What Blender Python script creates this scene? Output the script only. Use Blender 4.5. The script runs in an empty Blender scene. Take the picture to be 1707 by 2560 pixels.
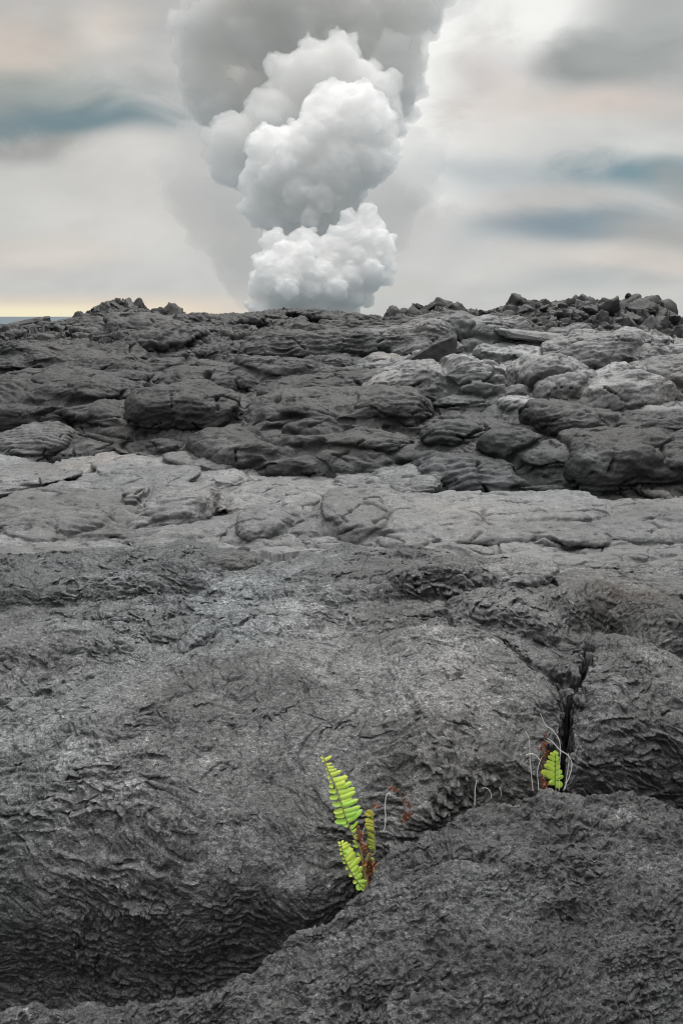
import bpy, bmesh, math, random
import numpy as np
from mathutils import Vector, Matrix

sc = bpy.context.scene
COL = sc.collection
R = math.radians

# ------------------------------------------------------------------ camera
H_CAM = 1.55
PITCH = 13.7
cam_d = bpy.data.cameras.new('camera')
cam = bpy.data.objects.new('camera', cam_d)
COL.objects.link(cam)
cam_d.sensor_fit = 'VERTICAL'
cam_d.angle_y = 2 * math.atan(0.5 / 0.785)
cam_d.clip_start = 0.05
cam_d.clip_end = 60000
cam.location = (0, 0, H_CAM)
cam.rotation_euler = (R(90 - PITCH), 0, 0)
sc.camera = cam

sc.view_settings.view_transform = 'Standard'
sc.view_settings.look = 'None'
sc.view_settings.gamma = 1.0
sc.view_settings.exposure = 0.0
sc.cycles.use_denoising = True
sc.cycles.pixel_filter_type = 'BLACKMAN_HARRIS'
sc.cycles.filter_width = 1.15
sc.cycles.max_bounces = 24
sc.cycles.diffuse_bounces = 4
sc.cycles.glossy_bounces = 2
sc.cycles.transparent_max_bounces = 24
sc.cycles.volume_bounces = 14

# ------------------------------------------------------------------ world
SUN_AZ, SUN_EL = R(22), R(56)          # azimuth from +Y towards +X


def srgb(r, g, b):
    f = lambda c: (c / 12.92 if c <= 0.04045 else ((c + 0.055) / 1.055) ** 2.4)
    return tuple(f(c / 255.0) for c in (r, g, b))


class NB:
    """small node-tree builder"""
    def __init__(s, tree):
        s.t = tree
        s.n = tree.nodes
        s.l = tree.links

    def new(s, typ, **kw):
        n = s.n.new(typ)
        for k, v in kw.items():
            setattr(n, k, v)
        return n

    def link(s, a, b):
        s.l.new(a, b)

    def val(s, sock, v):
        if hasattr(v, 'is_output') or isinstance(v, bpy.types.NodeSocket):
            s.l.new(v, sock)
        else:
            sock.default_value = v

    def math(s, op, a, b=0.0, c=None, clamp=False):
        n = s.new('ShaderNodeMath', operation=op, use_clamp=clamp)
        s.val(n.inputs[0], a)
        s.val(n.inputs[1], b)
        if c is not None:
            s.val(n.inputs[2], c)
        return n.outputs[0]

    def vmath(s, op, a, b=None):
        n = s.new('ShaderNodeVectorMath', operation=op)
        s.val(n.inputs[0], a)
        if b is not None:
            s.val(n.inputs[1], b)
        return n.outputs['Value'] if op in ('LENGTH', 'DOT_PRODUCT') else n.outputs[0]

    def comb(s, x, y, z):
        n = s.new('ShaderNodeCombineXYZ')
        for i, v in enumerate((x, y, z)):
            s.val(n.inputs[i], v)
        return n.outputs[0]

    def noise(s, vec, scale, detail=4.0, rough=0.5, dist=0.0):
        n = s.new('ShaderNodeTexNoise')
        s.val(n.inputs['Vector'], vec)
        n.inputs['Scale'].default_value = scale
        n.inputs['Detail'].default_value = detail
        n.inputs['Roughness'].default_value = rough
        n.inputs['Distortion'].default_value = dist
        return n.outputs['Fac'], n.outputs['Color']

    def ramp(s, v, a, b, lo=0.0, hi=1.0, smooth=True):
        n = s.new('ShaderNodeMapRange')
        if smooth:
            n.interpolation_type = 'SMOOTHSTEP'
        s.val(n.inputs[0], v)
        n.inputs[1].default_value = a
        n.inputs[2].default_value = b
        n.inputs[3].default_value = lo
        n.inputs[4].default_value = hi
        return n.outputs[0]

    def mix(s, f, a, b, mode='MIX'):
        n = s.new('ShaderNodeMix', data_type='RGBA', blend_type=mode)
        s.val(n.inputs[0], f)
        for i, v in ((6, a), (7, b)):
            if isinstance(v, tuple):
                n.inputs[i].default_value = (*v[:3], 1)
            else:
                s.val(n.inputs[i], v)
        return n.outputs[2]


def dir_of(px, py):
    """tan(azimuth), tan(elevation) of a direction in the picture (source pixels)"""
    xc = (px - 853.5) / 2010.0
    yc = -(py - 1280.0) / 2010.0
    th = R(PITCH)
    dy = math.cos(th) + yc * math.sin(th)
    dz = -math.sin(th) + yc * math.cos(th)
    return xc / dy, dz / dy


world = bpy.data.worlds.new('World')
sc.world = world
world.use_nodes = True
w = NB(world.node_tree)
w.n.clear()
w_out = w.new('ShaderNodeOutputWorld')
bg = w.new('ShaderNodeBackground')
w.link(bg.outputs[0], w_out.inputs[0])
sky = w.new('ShaderNodeTexSky', sky_type='NISHITA')
sky.sun_disc = False
sky.sun_elevation = SUN_EL
sky.sun_rotation = SUN_AZ
tc = w.new('ShaderNodeTexCoord')
sep = w.new('ShaderNodeSeparateXYZ')
w.link(tc.outputs['Generated'], sep.inputs[0])
dx, dy, dz = sep.outputs
dyc = w.math('MAXIMUM', dy, 0.12)
ta = w.math('DIVIDE', dx, dyc)
te = w.math('DIVIDE', dz, dyc)
# soft wind-blown warp of the cloud deck
base_p = w.comb(w.math('MULTIPLY', ta, 1.0), w.math('MULTIPLY', te, 2.2), 0.37)
_, wc = w.noise(base_p, 2.6, 2.5, 0.5)
warp = w.vmath('SUBTRACT', wc, (0.5, 0.5, 0.5))
P = w.vmath('ADD', w.comb(ta, te, 0.0), w.vmath('MULTIPLY', warp, (0.22, 0.095, 0.0)))
nf, _ = w.noise(w.vmath('MULTIPLY', P, (1.0, 2.3, 1.0)), 4.2, 3.0, 0.5)
nf3, _ = w.noise(w.vmath('MULTIPLY', P, (1.0, 1.7, 1.0)), 7.0, 6.0, 0.6, 0.6)
nf2, _ = w.noise(w.vmath('MULTIPLY', P, (1.0, 2.6, 1.0)), 11.0, 3.0, 0.5)

col = w.mix(w.ramp(te, 0.0, 0.55), srgb(197, 197, 195), srgb(186, 184, 180))
# the cloud masses: (px, py, half-width px, half-height px, colour, strength)
MASSES = [
    (60, 120, 330, 150, (205, 194, 182), .85),
    (230, 30, 130, 90, (190, 186, 180), .6),
    (320, 60, 120, 110, (226, 217, 206), .6),
    (270, 190, 140, 110, (184, 187, 182), .6),
    (140, 260, 330, 95, (152, 160, 157), .85),
    (20, 300, 220, 60, (140, 148, 146), .8),
    (230, 318, 260, 52, (116, 137, 143), .95),
    (130, 385, 220, 42, (158, 157, 153), .8),
    (320, 420, 150, 70, (224, 221, 216), .8),
    (60, 470, 300, 60, (206, 204, 198), .6),
    (240, 560, 330, 110, (217, 214, 209), .75),
    (60, 640, 200, 60, (217, 208, 199), .6),
    (300, 690, 400, 40, (196, 197, 197), .8),
    (1180, 110, 230, 330, (253, 253, 249), 1.0),
    (1330, 30, 250, 130, (248, 248, 243), .95),
    (1090, 300, 170, 150, (255, 255, 251), .9),
    (1250, 190, 120, 110, (205, 199, 195), .9),
    (1330, 240, 130, 70, (221, 208, 199), .5),
    (1570, 160, 170, 85, (142, 146, 143), .95),
    (1660, 60, 190, 140, (172, 175, 172), .85),
    (1540, 265, 280, 55, (214, 202, 192), .9),
    (1330, 330, 200, 90, (222, 218, 213), .7),
    (1560, 350, 280, 60, (212, 213, 209), .8),
    (1270, 410, 200, 50, (176, 184, 187), .7),
    (1610, 440, 210, 58, (116, 145, 155), .95),
    (1660, 470, 90, 70, (168, 168, 164), .6),
    (1400, 480, 190, 38, (198, 195, 191), .7),
    (1430, 552, 230, 46, (128, 146, 157), .95),
    (1600, 560, 160, 50, (172, 171, 168), .8),
    (1540, 640, 330, 50, (213, 205, 198), .8),
    (1420, 690, 220, 38, (180, 186, 188), .8),
    (1150, 640, 220, 90, (207, 207, 206), .7),
    (1100, 760, 500, 50, (203, 206, 204), .8),
]
for (px, py, hw, hh, c, st) in MASSES:
    a, e = dir_of(px, py)
    a2, e2 = dir_of(px + hw, py - hh)
    d = w.vmath('SUBTRACT', P, (a, e, 0.0))
    d = w.vmath('MULTIPLY', d, (.76 / abs(a2 - a), .76 / abs(e2 - e), 0.0))
    r = w.vmath('LENGTH', d)
    r = w.math('ADD', r, w.math('ADD', w.math('MULTIPLY', w.math('SUBTRACT', nf, 0.5), 0.6), w.math('MULTIPLY', w.math('SUBTRACT', nf3, 0.5), 1.3)))
    col = w.mix(w.ramp(r, 1.15, 0.15, 0.0, st), col, srgb(*c))
# finer streaks
streak = w.math('ADD', w.math('MULTIPLY', w.math('SUBTRACT', nf, 0.5), 0.30),
                w.math('MULTIPLY', w.math('SUBTRACT', nf2, 0.5), 0.24))
streak = w.math('ADD', streak, w.math('MULTIPLY', w.math('SUBTRACT', nf3, 0.5), 0.30))
streak = w.math('ADD', streak, 1.0)
hs = w.new('ShaderNodeVectorMath', operation='SCALE')
w.link(col, hs.inputs[0])
w.link(streak, hs.inputs['Scale'])
col = hs.outputs[0]
# clear yellow band low over the sea on the left
warm = w.math('MULTIPLY', w.ramp(te, 0.034, 0.004), w.ramp(ta, 0.0, -0.25))
col = w.mix(w.math('MULTIPLY', warm, 0.85), col, srgb(240, 222, 198))
warm2 = w.math('MULTIPLY', w.ramp(te, 0.018, 0.004), w.ramp(ta, -0.12, -0.36))
col = w.mix(w.math('MULTIPLY', warm2, 0.9), col, srgb(248, 240, 208))
# overhead and behind: unseen overcast deck, zenith brightened and back dimmed for stronger shading
col = w.mix(w.ramp(dy, 0.30, 0.05), col, (.38, .38, .38))
over = w.ramp(dz, 0.55, 0.98)
col = w.mix(over, col, (3.6, 3.6, 3.57))
# the blue sky itself, seen thinly through the deck
skys = w.new('ShaderNodeVectorMath', operation='SCALE')
w.link(sky.outputs[0], skys.inputs[0])
skys.inputs['Scale'].default_value = 0.08
col = w.mix(0.06, col, skys.outputs[0])
w.link(col, bg.inputs['Color'])
bg.inputs['Strength'].default_value = 1.0

# ------------------------------------------------------------------ sun (through thick cloud)
sd = bpy.data.lights.new('sun', 'SUN')
sd.energy = 1.5
sd.angle = R(16)
sd.color = (1.0, 0.975, 0.94)
sun = bpy.data.objects.new('sun', sd)
COL.objects.link(sun)
sv = Vector((math.sin(SUN_AZ) * math.cos(SUN_EL), math.cos(SUN_AZ) * math.cos(SUN_EL), math.sin(SUN_EL)))
sun.rotation_euler = sv.to_track_quat('Z', 'Y').to_euler()
sun.location = (0, 0, 30)

# ================================================================== noise library (numpy)
F = np.float32
_rng = np.random.RandomState(7)
_PERM = _rng.permutation(4096).astype(np.int32)
_G2 = np.stack([np.cos(np.linspace(0, 2 * np.pi, 4096, endpoint=False)),
                np.sin(np.linspace(0, 2 * np.pi, 4096, endpoint=False))], 1).astype(F)[_rng.permutation(4096)]
_g3 = _rng.normal(size=(4096, 3))
_G3 = (_g3 / np.linalg.norm(_g3, axis=1, keepdims=True)).astype(F)
_U = _rng.rand(4096, 4).astype(F)


def _h2(ix, iy, seed):
    return _PERM[(_PERM[(ix + seed * 131) & 4095] + iy) & 4095]


def _h3(ix, iy, iz, seed):
    return _PERM[(_PERM[(_PERM[(ix + seed * 131) & 4095] + iy) & 4095] + iz) & 4095]


def pn2(x, y, seed=0):
    x = np.asarray(x, F)
    y = np.asarray(y, F)
    ix = np.floor(x).astype(np.int32)
    iy = np.floor(y).astype(np.int32)
    fx = x - ix
    fy = y - iy
    ux = fx * fx * fx * (fx * (fx * 6 - 15) + 10)
    uy = fy * fy * fy * (fy * (fy * 6 - 15) + 10)

    def g(i, j):
        h = _h2(ix + i, iy + j, seed)
        return _G2[h, 0] * (fx - i) + _G2[h, 1] * (fy - j)
    a = g(0, 0)
    b = g(1, 0)
    c = g(0, 1)
    d = g(1, 1)
    a = a + ux * (b - a)
    c = c + ux * (d - c)
    return (a + uy * (c - a)) * F(1.5)


def pn3(x, y, z, seed=0):
    x = np.asarray(x, F); y = np.asarray(y, F); z = np.asarray(z, F)
    ix = np.floor(x).astype(np.int32); iy = np.floor(y).astype(np.int32); iz = np.floor(z).astype(np.int32)
    fx = x - ix; fy = y - iy; fz = z - iz
    ux = fx * fx * (3 - 2 * fx); uy = fy * fy * (3 - 2 * fy); uz = fz * fz * (3 - 2 * fz)

    def g(i, j, k):
        h = _h3(ix + i, iy + j, iz + k, seed)
        return _G3[h, 0] * (fx - i) + _G3[h, 1] * (fy - j) + _G3[h, 2] * (fz - k)
    r = []
    for k in (0, 1):
        a = g(0, 0, k); b = g(1, 0, k)
        a = a + ux * (b - a)
        c = g(0, 1, k); d = g(1, 1, k)
        c = c + ux * (d - c)
        r.append(a + uy * (c - a))
    return (r[0] + uz * (r[1] - r[0])) * F(1.6)


def fbm2(x, y, o=4, seed=0, gain=.5):
    s = 0; a = 1.0; t = 0
    for i in range(o):
        s = s + a * pn2(x, y, seed + i * 17)
        t += a
        x = x * F(2.03) + F(13.7); y = y * F(2.03) + F(7.1); a *= gain
    return s / t


def fbm3(x, y, z, o=4, seed=0, gain=.5):
    s = 0; a = 1.0; t = 0
    for i in range(o):
        s = s + a * pn3(x, y, z, seed + i * 17)
        t += a
        x = x * F(2.03) + F(13.7); y = y * F(2.03) + F(7.1); z = z * F(2.03) + F(3.3); a *= gain
    return s / t


def worley(x, y, seed=0, jit=.9):
    """F1, F2, per-cell random numbers (3), offset to the cell's centre"""
    x = np.asarray(x, F); y = np.asarray(y, F)
    ix = np.floor(x).astype(np.int32); iy = np.floor(y).astype(np.int32)
    f1 = np.full(x.shape, 9, F); f2 = f1.copy()
    hh = np.zeros(x.shape, np.int32)
    ox = np.zeros(x.shape, F); oy = ox.copy()
    for i in (-1, 0, 1):
        for j in (-1, 0, 1):
            h = _h2(ix + i, iy + j, seed)
            px = ix + i + F(.5) + (_U[h, 0] - F(.5)) * F(jit) - x
            py = iy + j + F(.5) + (_U[h, 1] - F(.5)) * F(jit) - y
            d = np.sqrt(px * px + py * py)
            m = d < f1
            f2 = np.where(m, f1, np.minimum(f2, d))
            f1 = np.where(m, d, f1)
            hh = np.where(m, h, hh)
            ox = np.where(m, px, ox); oy = np.where(m, py, oy)
    r = _PERM[hh]
    return f1, f2, _U[r, 0], _U[r, 1], _U[r, 2], ox, oy


def sstep(a, b, x):
    t = np.clip((x - a) / (b - a), 0, 1)
    return t * t * (3 - 2 * t)


def smax(a, b, k):
    h = np.clip(0.5 + 0.5 * (a - b) / k, 0, 1)
    return b + (a - b) * h + k * h * (1 - h)


# picture -> place helpers (used to look up where things stand); px, py in source pixels
def ray(px, py):
    return dir_of(px, py)


def at(px, py, D):
    u, t = dir_of(px, py)
    return Vector((u * D, D, H_CAM + t * D))


K = 1707.0 / 1568.0   # display pixels -> source pixels


def atd(px, py, D):
    return at(px * K, py * K, D)

# ================================================================== the lava field
def tan_e(py, px=784):
    return -atd(px, py, 1.0).z + H_CAM      # drop per metre of depth along that sight line


_pk = np.array([
    (0.3, -.5), (1.70, -.50), (1.86, -.44), (1.95, -.22), (2.03, -.03), (2.14, .07), (2.45, .165), (2.85, .23), (3.4, .27),
    (4.2, .275), (4.5, .235), (4.7, .11), (4.9, .085), (5.3, .10), (6.0, .09), (6.7, .03), (6.95, .03), (7.15, .22),
    (7.5, .35), (8.1, .40), (8.4, .38), (8.6, .49), (9.2, .55), (10.5, .66), (12.5, .95), (15, 1.16), (17, 1.26), (20, 1.50),
    (21.5, 1.46), (24, 1.0), (30, -1.0), (45, -5.5), (60, -8.6), (90, -12), (4000, -14)])


def prof(D):
    return np.interp(D, _pk[:, 0], _pk[:, 1]).astype(F)


# the crest of the nearest lobes: display px, py, height
_crest = [(-900, 2290, .03), (0, 2290, .03), (200, 2268, .04), (330, 2284, .04), (450, 2268, .05), (520, 2228, .06),
          (600, 2180, .06), (700, 2112, .08), (790, 2062, .10), (850, 2022, .12), (872, 1945, .17), (940, 1890, .20),
          (1050, 1842, .22), (1150, 1808, .24), (1300, 1797, .25), (1450, 1790, .26), (1520, 1832, .24), (1568, 1852, .24),
          (2400, 1830, .3)]
_cu, _cD, _cz = [], [], []
for (px, py, z) in _crest:
    u, t = dir_of(px * K, py * K)
    _cu.append(u); _cD.append((H_CAM - z) / -t); _cz.append(z)

_cuS = np.linspace(-1.2, 1.2, 600)
_kk = np.exp(-(np.arange(-75, 76) / 32.0) ** 2); _kk /= _kk.sum()
_czS = np.convolve(np.pad(np.interp(_cuS, _cu, _cz), 75, mode='edge'), _kk, 'valid')
_cDS = np.convolve(np.pad(np.interp(_cuS, _cu, _cD), 75, mode='edge'), _kk, 'valid')

# skyline: display px, py, depth
_sky = [(-900, 760, 17), (-100, 750, 17), (0, 748, 17), (105, 742, 17), (180, 726, 17), (215, 706, 17), (250, 694, 17),
        (300, 697, 17), (340, 708, 17.2), (400, 724, 18), (480, 722, 19), (560, 719, 20), (610, 710, 20), (680, 707, 20),
        (700, 712, 20), (780, 713, 20), (850, 729, 18.5), (900, 728, 16.5), (920, 712, 16), (985, 698, 16), (1070, 706, 16),
        (1100, 722, 15.5), (1150, 712, 15), (1190, 692, 14.6), (1280, 692, 14.6), (1350, 688, 14.6), (1440, 690, 14.6),
        (1510, 694, 14.6), (1540, 725, 14.6), (1560, 764, 14.8), (1640, 770, 15.5), (2400, 780, 17)]
def _so(a):
    return 13 if (170 < a < 430 or 895 < a < 1095 or 1105 < a < 1556) else 9


_su = [dir_of(a * K, b * K)[0] for a, b, c in _sky]
_sD = [c for a, b, c in _sky]
_sz = [H_CAM + c * dir_of(a * K, (b + _so(a)) * K)[1] for a, b, c in _sky]      # the heaped blocks stand on this


_st = [dir_of(a * K, (b + _so(a)) * K)[1] for a, b, c in _sky]


def dome(x, y, cx, cy, rx, ry, rot=0.0, e=.6, wob=.22, seed=0):
    c, s = math.cos(rot), math.sin(rot)
    X = (x - cx) * c + (y - cy) * s
    Y = -(x - cx) * s + (y - cy) * c
    n = pn2(x * 1.1 / max(rx, ry) + seed, y * 1.6 / max(rx, ry), 40 + seed)
    r2 = (X / rx) ** 2 + (Y / ry) ** 2
    r2 = r2 * (1 + wob * n * 2)
    return np.clip(1 - np.clip(r2, 0, 1) ** 1.25, 0, 1) ** (e + .2)


def pillow(x, y, cx, cy, seed, Rr=.72, warp=.35, e=.5):
    X = x / cx; Y = y / cy
    wx = pn2(X * .9 + 3.1, Y * .9, seed + 5) * warp + pn2(X * 2.3, Y * 2.3, seed + 8) * warp * .3
    wy = pn2(X * .9, Y * .9 + 9.2, seed + 6) * warp + pn2(X * 2.3, Y * 2.3 + 4, seed + 9) * warp * .3
    f1, f2, r1, r2, r3, ox, oy = worley(X + wx, Y + wy, seed)
    h = np.clip(1 - np.clip(f1 / Rr, 0, 1) ** 2.5, 0, 1) ** (e + .2) * (.45 + .55 * r1)
    return h, f2 - f1, r2, r3, ox * cx, oy * cy


# where the crest of the big hump, the foot of the dark step run: display px, py, height there
def _line(pts):
    us, Ds = [], []
    for px, py, z in pts:
        u, t = dir_of(px * K, py * K)
        us.append(u); Ds.append((H_CAM - z) / -t)
    return us, Ds


_c1u, _c1D = _line([(-600, 1300, .23), (0, 1290, .23), (200, 1275, .23), (450, 1258, .23), (590, 1296, .23), (660, 1308, .23), (800, 1262, .23),
                    (900, 1275, .23), (1064, 1290, .23), (1280, 1310, .23), (1568, 1335, .23), (2200, 1350, .23)])
_c2u, _c2D = _line([(-600, 1040, .05), (0, 1045, .05), (150, 1062, .05), (300, 1085, .05), (560, 1099, .05), (700, 1114, .05), (930, 1116, .05), (1250, 1146, .05),
                    (1568, 1160, .05), (2200, 1165, .05)])


def d_eff(x, D):
    u = x / D
    c1 = np.interp(u, _c1u, _c1D).astype(F) - F(4.45)
    c2 = np.interp(u, _c2u, _c2D).astype(F) - F(7.02)
    w1 = sstep(3.0, 4.2, D) * (1 - sstep(4.9, 5.6, D))
    w2 = sstep(5.2, 6.6, D) * (1 - sstep(8.6, 12, D))
    n = fbm2(x * 1.3, D * 0 + .2, 3, 14)
    return D - (c1 + .10 * n) * w1 - (c2 + .16 * n) * w2


def base(x, D):
    u = x / D
    Dc = np.interp(u, _cu, _cD).astype(F) + .025 * pn2(x * 7, D * 0 + .3, 3) + .012 * pn2(x * 19, D * 0 + .7, 4)
    zc = np.interp(u, _cu, _cz).astype(F)
    s = D - Dc
    zs, Ds = np.interp(u, _cuS, _czS).astype(F), np.interp(u, _cuS, _cDS).astype(F)
    zA = zs + np.clip(.10 * (D - Ds), -9, .02) - .02 * sstep(-.25, 0, s) - .55 * sstep(-.05, .24, s) ** .9
    zA = zA + .03 * fbm2(x * 3, D * 3, 3, 9)
    # the big hump behind
    sh = np.interp(x, [-1.2, -.5, -.1, .15, .4, .8, 1.5], [.02, .02, .09, .32, .50, .62, .66]) + .06 * fbm2(x * 2.2, D * .3, 2, 12)
    zB = prof(d_eff(x, D) - sh * (1 - sstep(3.0, 4.2, D)))
    zB = zB + .15 * sstep(.02, .42, x) * (1 - sstep(2.8, 3.7, D)) * sstep(-.45, -.1, zB)
    zB = zB + (1 - sstep(4, 9, D)) * .035 * fbm2(x * 2.6, D * 2.6, 3, 21)
    zB = zB + sstep(4, 9, D) * (1 - sstep(22, 30, D)) * .07 * fbm2(x * .8, D * .8, 4, 22)
    # skyline mounds
    Dr = np.interp(u, _su, _sD).astype(F); zr = np.interp(u, _su, _sz).astype(F)
    add = zr - prof(Dr)
    wdt = np.where(D < Dr, 1.6 + .35 * (Dr - 14.6), 2.2)
    zB = zB + add * np.exp(-((D - Dr) / wdt) ** 2) * sstep(10, 13, D)
    ts = np.interp(u, _su, _st).astype(F)
    zB = np.where(D > 11, np.minimum(zB, H_CAM + ts * D - .012 * np.clip(D - Dr, 0, 6)), zB)
    return smax(zA, zB, .03), s


_Dl = np.geomspace(2.0, 26, 4000).astype(F)


def land(px, py, off=0.0, dmin=2.0):
    """depth at which the sight line through a picture point (display px) first meets the bare ground raised by off"""
    u, t = dir_of(px * K, py * K)
    zb_, s_ = base(u * _Dl, _Dl)
    hit = (zb_ + off > H_CAM + t * _Dl) & (s_ > .14) & (_Dl >= dmin)
    i = int(np.argmax(hit)) if hit.any() else len(_Dl) - 1
    return u * float(_Dl[i]), float(_Dl[i]), float(zb_[i])


# toes of the big hump: display px of the middle, depth, half width, half depth, height, turn, edge
LOBES = [
    (800, 2.74, .74, .46, .060, .10, .5),
    (1010, 2.62, .42, .34, .050, -.25, .5),
    (300, 2.40, .66, .44, .055, .12, .5),
    (80, 2.95, .50, .26, .050, .18, .5),
    (620, 3.15, .40, .22, .055, .3, .5),
    (1420, 2.78, .30, .26, .075, -.3, .5),
    (1330, 3.35, .30, .16, .085, .0, .5),
    (1150, 3.30, .26, .20, .065, -.5, .5),
    (1500, 3.15, .24, .20, .095, .2, .5),
    (1000, 3.60, .36, .13, .09, .25, .5),
    (700, 3.75, .70, .30, .05, .0, .5),
    (250, 3.8, .75, .36, .08, .1, .45),
]
# toes, tongues and slabs by the box they fill: display x0, y0, x1, y1, height, turn, edge
BOXES = [
    (370, 1262, 500, 1320, .07, 0, .5), (450, 1256, 602, 1334, .13, -.1, .4),
    (1268, 1306, 1620, 1380, .13, 0, .5), (1064, 1285, 1280, 1347, .10, -.2, .5), (945, 1292, 1066, 1350, .09, .1, .5),
    (0, 1140, 300, 1246, .14, 0, .5), (-60, 1222, 168, 1282, .13, .05, .5), (325, 1118, 500, 1228, .24, -.2, .9), (240, 1206, 552, 1262, .07, 0, .4),
    (283, 1130, 347, 1197, .16, 0, .5), (233, 1140, 287, 1172, .09, 0, .5), (112, 1060, 246, 1108, .15, 0, .5), (185, 1096, 300, 1132, .11, 0, .5),
    (0, 1075, 120, 1130, .12, .2, .5), (-60, 1120, 90, 1150, .09, 0, .5),
    (325, 1082, 565, 1126, .06, 0, .3), (545, 1096, 790, 1142, .11, 0, .4), (498, 1140, 637, 1188, .11, .1, .5), (545, 1172, 668, 1250, .14, 0, .5),
    (648, 1138, 762, 1196, .15, .2, .5), (655, 1185, 770, 1250, .14, 0, .5), (555, 1236, 704, 1312, .08, 0, .4), (700, 1250, 800, 1290, .07, 0, .5),
    (728, 1152, 890, 1254, .20, 0, .45), (882, 1138, 1410, 1228, .10, 0, .25), (1000, 1208, 1386, 1268, .09, 0, .3), (858, 1213, 986, 1277, .17, 0, .5),
    (1192, 1243, 1346, 1312, .10, -.3, .5), (1262, 1240, 1640, 1334, .06, 0, .3), (1376, 1158, 1640, 1226, .17, -.15, .45), (1440, 1205, 1640, 1262, .10, -.2, .5),
    (1230, 1150, 1400, 1180, .08, 0, .5),
    (655, 1012, 936, 1118, .42, 0, .4), (930, 1036, 1258, 1152, .38, 0, .35), (1100, 982, 1248, 1092, .40, .1, .5), (1250, 985, 1700, 1126, .55, 0, .3),
    (1482, 1078, 1640, 1160, .30, 0, .4), (338, 1006, 442, 1088, .26, .4, .5), (398, 1022, 474, 1090, .20, .5, .5), (453, 1026, 548, 1090, .24, 0, .5),
    (538, 1032, 628, 1082, .18, 0, .5), (558, 1062, 602, 1099, .13, 0, .5), (508, 968, 612, 1022, .26, -.3, .5), (632, 960, 790, 1032, .30, -.3, .5),
    (45, 974, 168, 1034, .26, 0, .5), (112, 1012, 248, 1074, .22, 0, .4), (165, 985, 290, 1030, .2, 0, .5), (-80, 985, 60, 1045, .2, 0, .5),
    (960, 965, 1110, 1050, .30, -.3, .5), (800, 985, 960, 1030, .2, 0, .5),
    (-90, 850, 316, 975, .60, 0, .4), (296, 884, 570, 1008, .50, .1, .4), (540, 888, 996, 1002, .50, -.05, .35), (236, 796, 354, 842, .26, 0, .5),
    (380, 905, 520, 960, .30, 0, .5), (20, 905, 160, 965, .35, .2, .5),
    (1166, 812, 1338, 932, .40, 0, .4), (1280, 858, 1408, 914, .25, 0, .5), (1006, 818, 1166, 942, .36, .3, .4), (878, 826, 1078, 908, .30, .4, .45),
    (1416, 832, 1620, 902, .32, 0, .4), (1136, 908, 1212, 952, .18, 0, .4), (1460, 873, 1640, 932, .28, .2, .4), (972, 892, 1138, 954, .22, 0, .5),
    (1330, 800, 1440, 850, .18, 0, .45), (1020, 880, 1090, 930, .2, 0, .5), (1210, 870, 1300, 925, .2, 0, .5),
    (0, 790, 100, 830, .2, 0, .5), (560, 800, 700, 840, .2, 0, .45), (330, 840, 480, 880, .25, .1, .45), (600, 850, 800, 890, .22, 0, .4),
]
_lob = []
for i, (px, D, rx, ry, h, rot, e) in enumerate(LOBES):
    for _ in range(4):
        t = (float(prof(D)) - H_CAM) / D
        py = 1280 - 2010 * ((t + math.tan(R(PITCH))) / (1 - t * math.tan(R(PITCH))))
        u = dir_of(px * K, py)[0]
    _lob.append((u * D, D, rx, ry, h, rot, e))


def zones(x, D):
    u = x / D
    n = fbm2(x * .9 + 5, D * .9, 3, 60)
    De = d_eff(x, D)
    Dz = De + n * .06 * D
    z1 = 1 - sstep(4.55, 4.68, De + .05 * n)
    far2 = sstep(6.78, 6.92, De + .08 * n)
    z2 = (1 - z1) * (1 - far2)
    right = sstep(.02, .06, u + n * .04 + .004 * (D - 9))
    e4 = np.interp(u, [0, .05, .2, .42], [11.6, 11.8, 12.4, 13.2]).astype(F)
    f4r = sstep(8.6, 8.9, De + n * .5)
    f4l = sstep(8.9, 9.7, Dz)
    z3 = far2 * (1 - f4r * right - f4l * (1 - right))
    z4r = f4r * far2 * right * (1 - sstep(-.3, .2, Dz - e4))
    z4l = f4l * far2 * (1 - right) * (1 - sstep(11.6, 13., Dz))
    z5 = np.clip(1 - z1 - z2 - z3 - z4r - z4l, 0, 1)
    return z1, z2, z3, z4r, z4l, z5


CRACKS = []


def crack_line(pts, z, depth):
    """pts: display px, py, width; z is only a remark"""
    r = []
    for px, py, wd in pts:
        x_, D_, _ = land(px, py, .05)
        r.append((x_, D_, wd))
    CRACKS.append((r, depth))


crack_line([(1330, 1441, .006), (1321, 1476, .008), (1316, 1506, .009), (1299, 1526, .009), (1264, 1551, .008), (1257, 1581, .011), (1246, 1601, .014),
            (1234, 1616, .017), (1224, 1636, .020), (1223, 1666, .023), (1223, 1711, .024), (1229, 1760, .028), (1229, 1800, .03)], .2, .26)
crack_line([(990, 1200, .02), (1060, 1192, .05), (1120, 1180, .05), (1180, 1172, .02)], .22, .10)
crack_line([(1330, 1290, .02), (1400, 1296, .03), (1480, 1310, .04), (1568, 1318, .03)], .17, .08)
crack_line([(350, 1530, .006), (470, 1475, .016), (600, 1440, .012), (760, 1432, .004)], .27, .05)
crack_line([(930, 1400, .006), (1010, 1380, .02), (1030, 1400, .01)], .3, .05)
crack_line([(1110, 1440, .006), (1200, 1480, .014), (1280, 1530, .012), (1300, 1545, .004)], .27, .06)
crack_line([(1300, 1480, .004), (1320, 1490, .012), (1330, 1450, .01)], .27, .06)
crack_line([(200, 2095, .006), (260, 2060, .014), (320, 2040, .006)], .0, .03)
crack_line([(0, 1625, .01), (120, 1590, .016), (240, 1550, .008)], .24, .04)


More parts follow.
